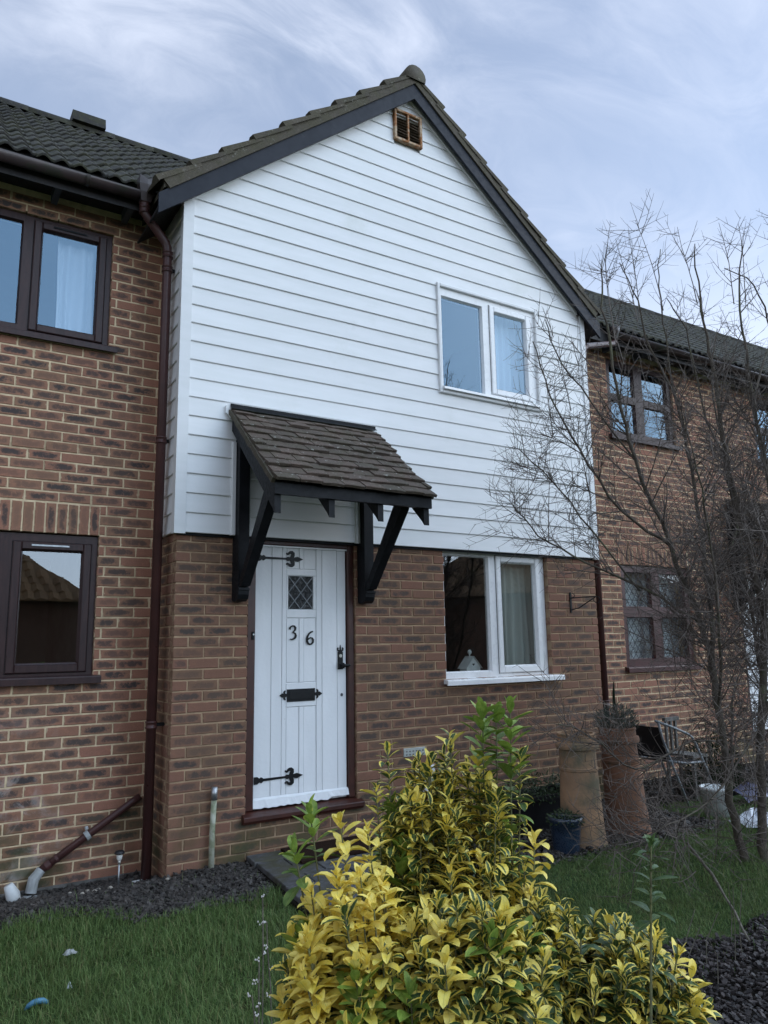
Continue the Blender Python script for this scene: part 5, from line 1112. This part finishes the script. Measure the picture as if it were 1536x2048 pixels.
for li, (pts, r0) in enumerate(LIMBS):
    r0 *= 0.58
    P = smooth_path(pts); n = len(P); tot = sum((P[i + 1] - P[i]).length for i in range(n - 1)); r1 = 0.0035
    rad = [r1 + (r0 - r1) * (1 - i / (n - 1)) ** 0.9 for i in range(n)]
    P = [Vector((p_.x, p_.y, p_.z if p_.z < 3.8 else 3.8 + (p_.z - 3.8) * 0.72)) for p_ in P]
    MB().tube(P, [r_ * (1 + rt.uniform(-.06, .06)) for r_ in rad], 8 if r0 > 0.03 else 6).build('trunk' if li in (0, 2) else 'limb', 'bark', TREE, True)
    nb = int(tot / 0.062)
    for b_ in range(nb):
        k = rt.uniform(0.16 if li not in (0, 2) else 0.22, 1.0) * (n - 1); i0 = min(int(k), n - 2); q_ = P[i0].lerp(P[i0 + 1], k - i0); ax = (P[i0 + 1] - P[i0]).normalized(); rr_ = rad[i0]
        side = ax.cross(rnd_dir()).normalized(); L = (1.0 if q_.z < 3.4 else 0.62) * rt.uniform(0.22, 0.75) * (0.6 + 0.6 * min(1, r0 / 0.04)) * (1.15 - 0.5 * k / (n - 1))
        d = (ax * rt.uniform(0.3, 0.9) + side * rt.uniform(0.5, 1.0) + Vector((-0.10, 0.0, 0.12))).normalized()
        if q_.z < 0.7: L *= 0.8
        if q_.z > 4.25 or (q_.z > 3.3 and rt.random() < 0.72): continue
        rb = min(0.0065, max(0.0030, rr_ * 0.5)); steps = 5; pp = shoot(q_, d, L, rb, steps, 0.20, 0.05)
        twigs.tube(pp, [rb * (1 - 0.6 * i / steps) for i in range(steps + 1)], 4, False)
        for i in range(int(L / 0.047) + 1):
            k2 = rt.uniform(0.12, 1.0) * steps; j0 = min(int(k2), steps - 1); qq = pp[j0].lerp(pp[j0 + 1], k2 - j0); a2 = (pp[j0 + 1] - pp[j0]).normalized(); s2 = a2.cross(rnd_dir()).normalized()
            twig(qq, (a2 * rt.uniform(0.3, 0.9) + s2 * rt.uniform(0.5, 1.0)).normalized(), rt.uniform(0.08, 0.32), 0.0025, 1)
# long upright water shoots at the top
for (x_, y_, z_, L) in ((2.75, -1.7, 3.7, 1.05), (2.95, -1.6, 3.6, 1.15), (3.3, -1.5, 4.1, 1.0), (3.55, -1.55, 4.2, 1.1), (3.5, -1.9, 4.1, 0.95), (3.75, -2.05, 4.1, 0.95), (4.0, -2.0, 4.2, 0.9), (2.5, -1.45, 3.2, 0.8), (2.35, -1.4, 3.0, 0.9), (3.15, -1.6, 4.0, 0.95), (4.3, -2.2, 4.3, 0.9), (2.25, -1.4, 2.2, 0.7), (2.6, -1.5, 2.5, 0.9)):
    twig((x_, y_, z_), (rt.uniform(-0.3, 0.12), rt.uniform(-.1, .1), 1.0), L * 0.75, 0.0048, 0)
# low tangle round the foot
for i in range(430):
    a = rt.uniform(0, 6.283); r_ = rt.uniform(0.1, 0.8); p = (3.52 + r_ * math.cos(a), -2.0 + 0.6 * r_ * math.sin(a), rt.uniform(0.05, 2.3)); twig(p, (rt.uniform(-.8, .6), rt.uniform(-.5, .5), rt.uniform(-.1, .7)), rt.uniform(0.25, 0.7), 0.0034, 1)
twigs.build('twigs', 'twig', TREE, kind='stuff')
q = MB(); q.tube(smooth_path([(3.29, -1.57, 0.06), (2.95, -1.95, 0.05), (2.5, -2.4, 0.045), (2.05, -2.83, 0.04)], 3, 0.006), [0.010] * 6 + [0.007] * 4, 6); tag(q.build('fallen_branch', 'drystem', None, True), 'long pale stick lying across the grass below the bare tree', 'branch')

# ------------------------------------------------------------------ variegated shrub
rs = random.Random(5)
SHRUB = thing('shrub', 'yellow and green variegated evergreen shrub in the foreground', 'shrub', (-0.42, -3.80, 0))
leaves = []; stems = MB()
LV = [0.0, 0.10, 0.28, 0.5, 0.72, 0.9, 1.0]; LW = [0.06, 0.36, 0.78, 1.0, 0.90, 0.52, 0.03]
def leaf(P, T, D, L, wd, ang, curl, fold, var):
    """P base, T stem direction, D outward; a folded, recurved blade"""
    P, T, D = Vector(P), Vector(T), Vector(D); ca, sa = math.cos(ang), math.sin(ang)
    ax = (D * sa + T * ca).normalized(); N = (T * sa - D * ca).normalized(); B = ax.cross(N).normalized(); V = []; UV = []
    p = P.copy(); a = ax.copy(); n_ = N.copy(); prev = 0.0; tw = rs.uniform(-0.25, 0.25)
    for v_, w_ in zip(LV, LW):
        st = (v_ - prev) * L; prev = v_; p = p + a * st
        th = curl * st / L
        a2 = (a * math.cos(th) - n_ * math.sin(th)).normalized(); n_ = (n_ * math.cos(th) + a * math.sin(th)).normalized(); a = a2
        h = wd * 0.5 * w_; Bt = (B + n_ * tw * v_).normalized()
        V += [p - Bt * h * math.cos(fold) + n_ * h * math.sin(fold), p, p + Bt * h * math.cos(fold) + n_ * h * math.sin(fold)]
        UV += [(-1.0 if w_ > 0.1 else -0.7, v_), (0.0, v_), (1.0 if w_ > 0.1 else 0.7, v_)]
    F = []
    for i in range(len(LV) - 1):
        F += [(3 * i, 3 * i + 1, 3 * i + 4, 3 * i + 3), (3 * i + 1, 3 * i + 2, 3 * i + 5, 3 * i + 4)]
    leaves.append((P + ax * L * 0.5, MB().add(V, F, UV, var)))
def make_shoot(root, tip, bend, kind, zone_len, size=1.0):
    root, tip = Vector(root), Vector(tip); mid = root.lerp(tip, 0.55) + Vector(bend); pts = []
    n = 9
    for i in range(n + 1):
        t_ = i / n; pts.append(root * (1 - t_) ** 2 + mid * 2 * t_ * (1 - t_) + tip * t_ ** 2)
    stems.tube(pts, [0.0045 - 0.0026 * i / n for i in range(n + 1)], 5, False)
    d = 0.0; L = sum((pts[i + 1] - pts[i]).length for i in range(n)); az = rs.uniform(0, 6.28)
    gap = 0.0165 * size; s_ = 0.0; k = 0
    while s_ < zone_len:
        # point s_ back from the tip
        rem = s_; i = n
        while i > 1 and rem > (pts[i] - pts[i - 1]).length: rem -= (pts[i] - pts[i - 1]).length; i -= 1
        T = (pts[i] - pts[i - 1]).normalized(); p = pts[i] - T * rem
        e1 = T.orthogonal().normalized(); e2 = T.cross(e1); fr = s_ / zone_len
        for sd_ in (0, 1):
            q = az + sd_ * math.pi + rs.uniform(-0.3, 0.3); D = e1 * math.cos(q) + e2 * math.sin(q)
            ang = (0.35 if s_ < 0.01 else 0.85 + 0.6 * fr) + rs.uniform(-0.3, 0.3); Lf = size * (1.18 if kind == 'yellow' else (1.45 if kind == 'plain' else 1.08)) * rs.uniform(0.034, 0.058) * (0.72 if s_ < 0.01 else 1.0)
            if kind == 'yellow': var = (rs.uniform(0.72, 1.0) if fr < 0.85 or rs.random() < 0.5 else rs.uniform(0.2, 0.5), 0.0 if rs.random() < 0.85 else 0.35, rs.random())
            elif kind == 'edge': var = (rs.uniform(0.17, 0.40) if rs.random() < 0.78 else rs.uniform(0.45, 0.85), 0.12 * rs.random(), rs.random())
            elif kind == 'deep': var = (rs.uniform(0.05, 0.26) if rs.random() < 0.75 else rs.uniform(0.4, 0.8), 0.05, rs.random())
            elif kind == 'dark': var = (0.0, rs.uniform(0.05, 0.2), rs.random())
            else: var = (rs.uniform(0.0, 0.12), rs.uniform(0.6, 1.0) if fr < 0.55 else rs.uniform(0.2, 0.5), rs.random())
            leaf(p, T, D, Lf, Lf * rs.uniform(0.37, 0.53), ang, rs.uniform(-0.1, 1.7) if kind != 'plain' else rs.uniform(-0.1, 0.6), rs.uniform(0.12, 0.6), var)
        az += math.pi / 2 + rs.uniform(-0.25, 0.25); s_ += gap * (0.55 if s_ < 0.012 else 1.0) * rs.uniform(0.85, 1.2); k += 1
BASE = Vector((-0.42, -3.82, -0.03))
RIGHT = Vector((0.8467, -0.5317, 0)); FORW = Vector((0.5341, 0.8454, 0))     # across and away from the viewer's side of the bush
def lobe(c, rw, rd, rz, n, kinds, zl, hollow=0.55):
    c = Vector(c)
    for i in range(n):
        th = rs.uniform(0, 6.283); el = math.asin(rs.uniform(-0.25, 1.0)); rr_ = rs.uniform(hollow, 1.0) ** 0.6
        off = RIGHT * (rw * math.cos(th) * math.cos(el)) + FORW * (rd * math.sin(th) * math.cos(el)) + Vector((0, 0, rz * math.sin(el)))
        tip = c + off * rr_; root = BASE + Vector((rs.uniform(-.12, .12), rs.uniform(-.12, .12), 0)); root = root.lerp(Vector((c.x, c.y, 0.0)), 0.6)
        bd = off * 0.25; bd.z = 0.05
        make_shoot(root, tip, bd, rs.choices([k_[0] for k_ in kinds], [k_[1] for k_ in kinds])[0], rs.uniform(*zl))
lobe((-0.30, -3.56, 0.90), 0.205, 0.18, 0.32, 125, (('edge', 9), ('yellow', 1.2), ('plain', 0.6)), (0.14, 0.28))
lobe((-0.70, -3.70, 0.76), 0.150, 0.17, 0.25, 92, (('yellow', 9), ('edge', 1), ('plain', 0.7)), (0.12, 0.24))
lobe((-0.17, -3.93, 0.665), 0.250, 0.17, 0.21, 165, (('edge', 4), ('deep', 5), ('yellow', 1)), (0.12, 0.24))
lobe((-0.50, -3.88, 0.76), 0.18, 0.16, 0.20, 100, (('edge', 6), ('yellow', 2.8), ('deep', 1.8), ('plain', 0.4)), (0.12, 0.24))
lobe((-0.22, -3.74, 0.70), 0.20, 0.15, 0.20, 70, (('edge', 6), ('deep', 4), ('yellow', 1)), (0.12, 0.24))
lobe((-0.42, -3.82, 0.45), 0.36, 0.30, 0.25, 60, (('deep', 6), ('edge', 2)), (0.14, 0.26))
for (tx, ty, tz, kd, zl, sz) in ((-0.224, -3.619, 1.320, 'plain', 0.30, 1.0), (-0.147, -3.646, 1.330, 'plain', 0.34, 1.0), (-0.185, -3.63, 1.305, 'plain', 0.10, 0.9), (-0.726, -3.56, 1.110, 'plain', 0.12, 0.85), (-0.662, -3.595, 1.085, 'yellow', 0.22, 0.95), (-0.438, -3.462, 1.215, 'edge', 0.22, 1.0), (-0.295, -3.561, 1.250, 'edge', 0.26, 1.0), (-0.773, -3.573, 1.030, 'plain', 0.08, 0.85), (-0.604, -3.627, 1.060, 'yellow', 0.24, 1.0), (-0.127, -3.656, 1.195, 'edge', 0.2, 0.95), (-0.36, -3.50, 1.19, 'edge', 0.22, 0.95), (-0.50, -3.50, 1.13, 'edge', 0.2, 0.95), (-0.13, -3.70, 0.98, 'yellow', 0.2, 1.0), (0.00, -3.86, 0.80, 'edge', 0.2, 1.0), (-0.80, -3.62, 0.86, 'yellow', 0.2, 1.0)):
    make_shoot((BASE.x * 0.4 + tx * 0.6, BASE.y * 0.4 + ty * 0.6, 0.0), (tx, ty, tz), (rs.uniform(-.02, .02), rs.uniform(-.02, .02), 0.04), kd, zl, sz)
cd = Vector((-1.602, -5.306, 1.513))
leaves.sort(key=lambda t_: (t_[0] - cd).length + (0.6 if t_[0].z < 0.68 else 0))
for c_, b_ in leaves[:295]: b_.build('leaf', 'leaf', SHRUB, True)
merged([b_ for c_, b_ in leaves[295:]]).build('foliage', 'leaf', SHRUB, True, 'stuff')
stems.build('stems', 'stem', SHRUB, True, 'stuff')
# one plain dark sprig standing in front on the right
leaves.clear(); stems = MB(); make_shoot((-0.30, -4.15, 0.3), (-0.300, -4.225, 1.105), (0.0, 0.0, 0.0), 'dark', 0.15, 0.9)
sp_ = thing('sapling', 'thin blue green sprig with few leaves rising before the bare tree', 'plant', (-0.30, -4.15, 0))
for c_, b_ in leaves: b_.build('leaf', 'leaf', sp_, True)
stems.build('stem', 'stem', sp_, True)

# dried flower stalks on the near left of the shrub
for i, (bx, by, tx, ty, tz) in enumerate(((-0.56, -2.86, -0.483, -2.714, 0.66), (-0.60, -2.92, -0.53, -2.80, 0.50), (-0.585, -2.95, -0.575, -2.85, 0.42), (-0.50, -2.83, -0.47, -2.72, 0.58))):
    t = thing('dried_weed', 'thin dried weed stalk with tiny pale flower heads left of the shrub', 'weed', (bx, by, 0), 'dried weeds left of the shrub')
    MB().tube(smooth_path([(bx, by, 0), ((bx + tx) / 2 + 0.01, (by + ty) / 2, tz * 0.5), (tx, ty, tz)], 3, 0.003), 0.0022, 4).build('stalk', 'drystem', t)
    for k in range(4):
        u = 1 - 0.12 * k; p = (bx + (tx - bx) * u + rs.uniform(-.012, .012), by + (ty - by) * u + rs.uniform(-.012, .012), tz * u)
        q = MB()
        for z in range(4): q.lathe([(0.001, -0.002), (0.0030, 0.0), (0.002, 0.003), (0.0005, 0.0045)], 6, (p[0] + rs.uniform(-.008, .008), p[1] + rs.uniform(-.008, .008), p[2] + rs.uniform(-.006, .006)))
        q.build('flower_head', 'flower', t)
# dry stalks standing in the bed bottom right
for i in range(9):
    x_, y_ = 1.05 + 0.13 * i + rs.uniform(-.05, .05), -3.1 + 0.05 * i + rs.uniform(-.12, .12)
    q = MB(); q.tube([(x_, y_, -0.02), (x_ + rs.uniform(-.03, .03), y_, 0.12), (x_ + rs.uniform(-.09, .09), y_ + rs.uniform(-.05, .05), rs.uniform(0.2, 0.34))], [0.003, 0.0026, 0.0018], 4)
    tag(q.build('dry_stalk', 'drystem'), 'dry bare stalk standing in the dark bed right of the shrub', 'stalk', 'dry stalks in the dark bed')

# ------------------------------------------------------------------ grass
def blades(regions, name):
    vv = []; ff = []; col = []; nb = 0
    for (x0, x1, y0, y1, dens, h0, h1, wd) in regions:
        n = int((x1 - x0) * (y1 - y0) * dens); xs = NP.uniform(x0, x1, n); ys = NP.uniform(y0, y1, n)
        clump = 0.5 + 0.5 * np.sin(xs * 7.3 + 2 * np.sin(ys * 5.1)) * np.cos(ys * 6.7 + 1.3 * np.sin(xs * 3.9))
        for i in range(n):
            x, y = xs[i], ys[i]; zn = zone(x, y)
            if zn == 'bed' and RX.random() < 0.985: continue
            if zn == 'front' and (y < -3.05 or RX.random() < 0.55 + 0.9 * (-2.5 - y)): continue
            if zn == 'path': continue
            h = RX.uniform(h0, h1) * (0.55 + 0.7 * clump[i]) * (1.7 if RX.random() < 0.05 else 1.0); a = RX.uniform(0, 6.283); ln = RX.uniform(0.2, 1.5) * h; dx_, dy_ = math.cos(a) * ln, math.sin(a) * ln; px, py = -math.sin(a) * wd * 0.5, math.cos(a) * wd * 0.5; z = gz(x, y)
            b0 = len(vv); cz = h * max(0.28, 1 - 0.38 * (ln / h) ** 2)
            vv += [(x - px, y - py, z - 0.004), (x + px, y + py, z - 0.004), (x + dx_ * 0.35 - px * .85, y + dy_ * 0.35 - py * .85, z + cz * 0.6), (x + dx_ * 0.35 + px * .85, y + dy_ * 0.35 + py * .85, z + cz * 0.6), (x + dx_, y + dy_, z + cz)]
            ff += [(b0, b0 + 1, b0 + 3, b0 + 2), (b0 + 2, b0 + 3, b0 + 4)]
            c = (RX.random(), 1.0 if RX.random() < 0.09 else 0.0, 0.5); col += [c] * 5
    b = MB(); b.v = vv; b.f = ff; b.uv = [(0, 0)] * len(vv); b.var = col; b.has = True
    return tag(b.build(name, 'grass'), 'short green lawn grass before the houses', 'grass', kind='stuff')
blades([(-1.75, 0.65, -2.6, -0.1, 8500, 0.035, 0.075, 0.0030), (-1.75, 0.3, -3.4, -2.6, 4500, 0.04, 0.08, 0.0032), (1.2, 4.6, -2.6, -1.05, 6500, 0.022, 0.05, 0.0028), (4.2, 8.0, -2.2, -0.4, 1800, 0.03, 0.06, 0.004), (1.0, 4.0, -3.1, -2.5, 3500, 0.02, 0.05, 0.0028), (-5, -1.75, -3.5, -0.1, 700, 0.04, 0.08, 0.005), (-3.0, 3.5, -6.5, -3.4, 350, 0.04, 0.08, 0.005)], 'grass')

# ------------------------------------------------------------------ slate chippings
def chips(name, label, mat, regions, zn, s0, s1):
    b = MB()
    for (x0, x1, y0, y1, dens) in regions:
        for i in range(int((x1 - x0) * (y1 - y0) * dens)):
            x, y = RX.uniform(x0, x1), RX.uniform(y0, y1)
            if zone(x, y) != zn and not (zone(x + 0.06, y + 0.09) == zn and RX.random() < 0.35): continue
            if y > 0.0 and 0.0 < x < 4.24: continue
            s_ = RX.uniform(s0, s1); n = RX.choice((4, 5, 5)); a0 = RX.uniform(0, 6.28); th = s_ * RX.uniform(0.16, 0.32); asp = RX.uniform(0.45, 0.9)
            nx_, ny_ = RX.gauss(0, 0.32), RX.gauss(0, 0.32); cs, sn = math.cos(a0), math.sin(a0); z = gz(x, y) + RX.uniform(0.0, 0.018); top = []; bot = []
            for k in range(n):
                q = 6.283 * k / n + RX.uniform(-.25, .25); r_ = s_ * 0.5 * RX.uniform(0.75, 1.15); u, v_ = r_ * math.cos(q), r_ * asp * math.sin(q); xx, yy = u * cs - v_ * sn, u * sn + v_ * cs
                zz_ = nx_ * xx + ny_ * yy; top.append((x + xx, y + yy, z + zz_ + th)); bot.append((x + xx * 1.05, y + yy * 1.05, z + zz_))
            b.add(top + bot, [tuple(range(n))] + [(k, n + k, n + (k + 1) % n, (k + 1) % n) for k in range(n)], None, (RX.random(), .5, .5))
    return tag(b.build(name, mat), label, 'slate chips', kind='stuff')
chips('slate_chips', 'dark slate chippings along the foot of the walls', 'slate', [(-1.6, 0.62, -0.75, 0.5, 5200), (1.45, 4.3, -1.3, 0.0, 2400), (4.2, 7.5, -0.6, 0.5, 700)], 'bed', 0.016, 0.042)
chips('bark_chips', 'purplish slate chippings and bark in the bed around the shrub', 'slate_purple', [(0.3, 3.6, -4.0, -2.4, 3600), (-1.0, 0.3, -4.6, -3.2, 500)], 'front', 0.010, 0.032)
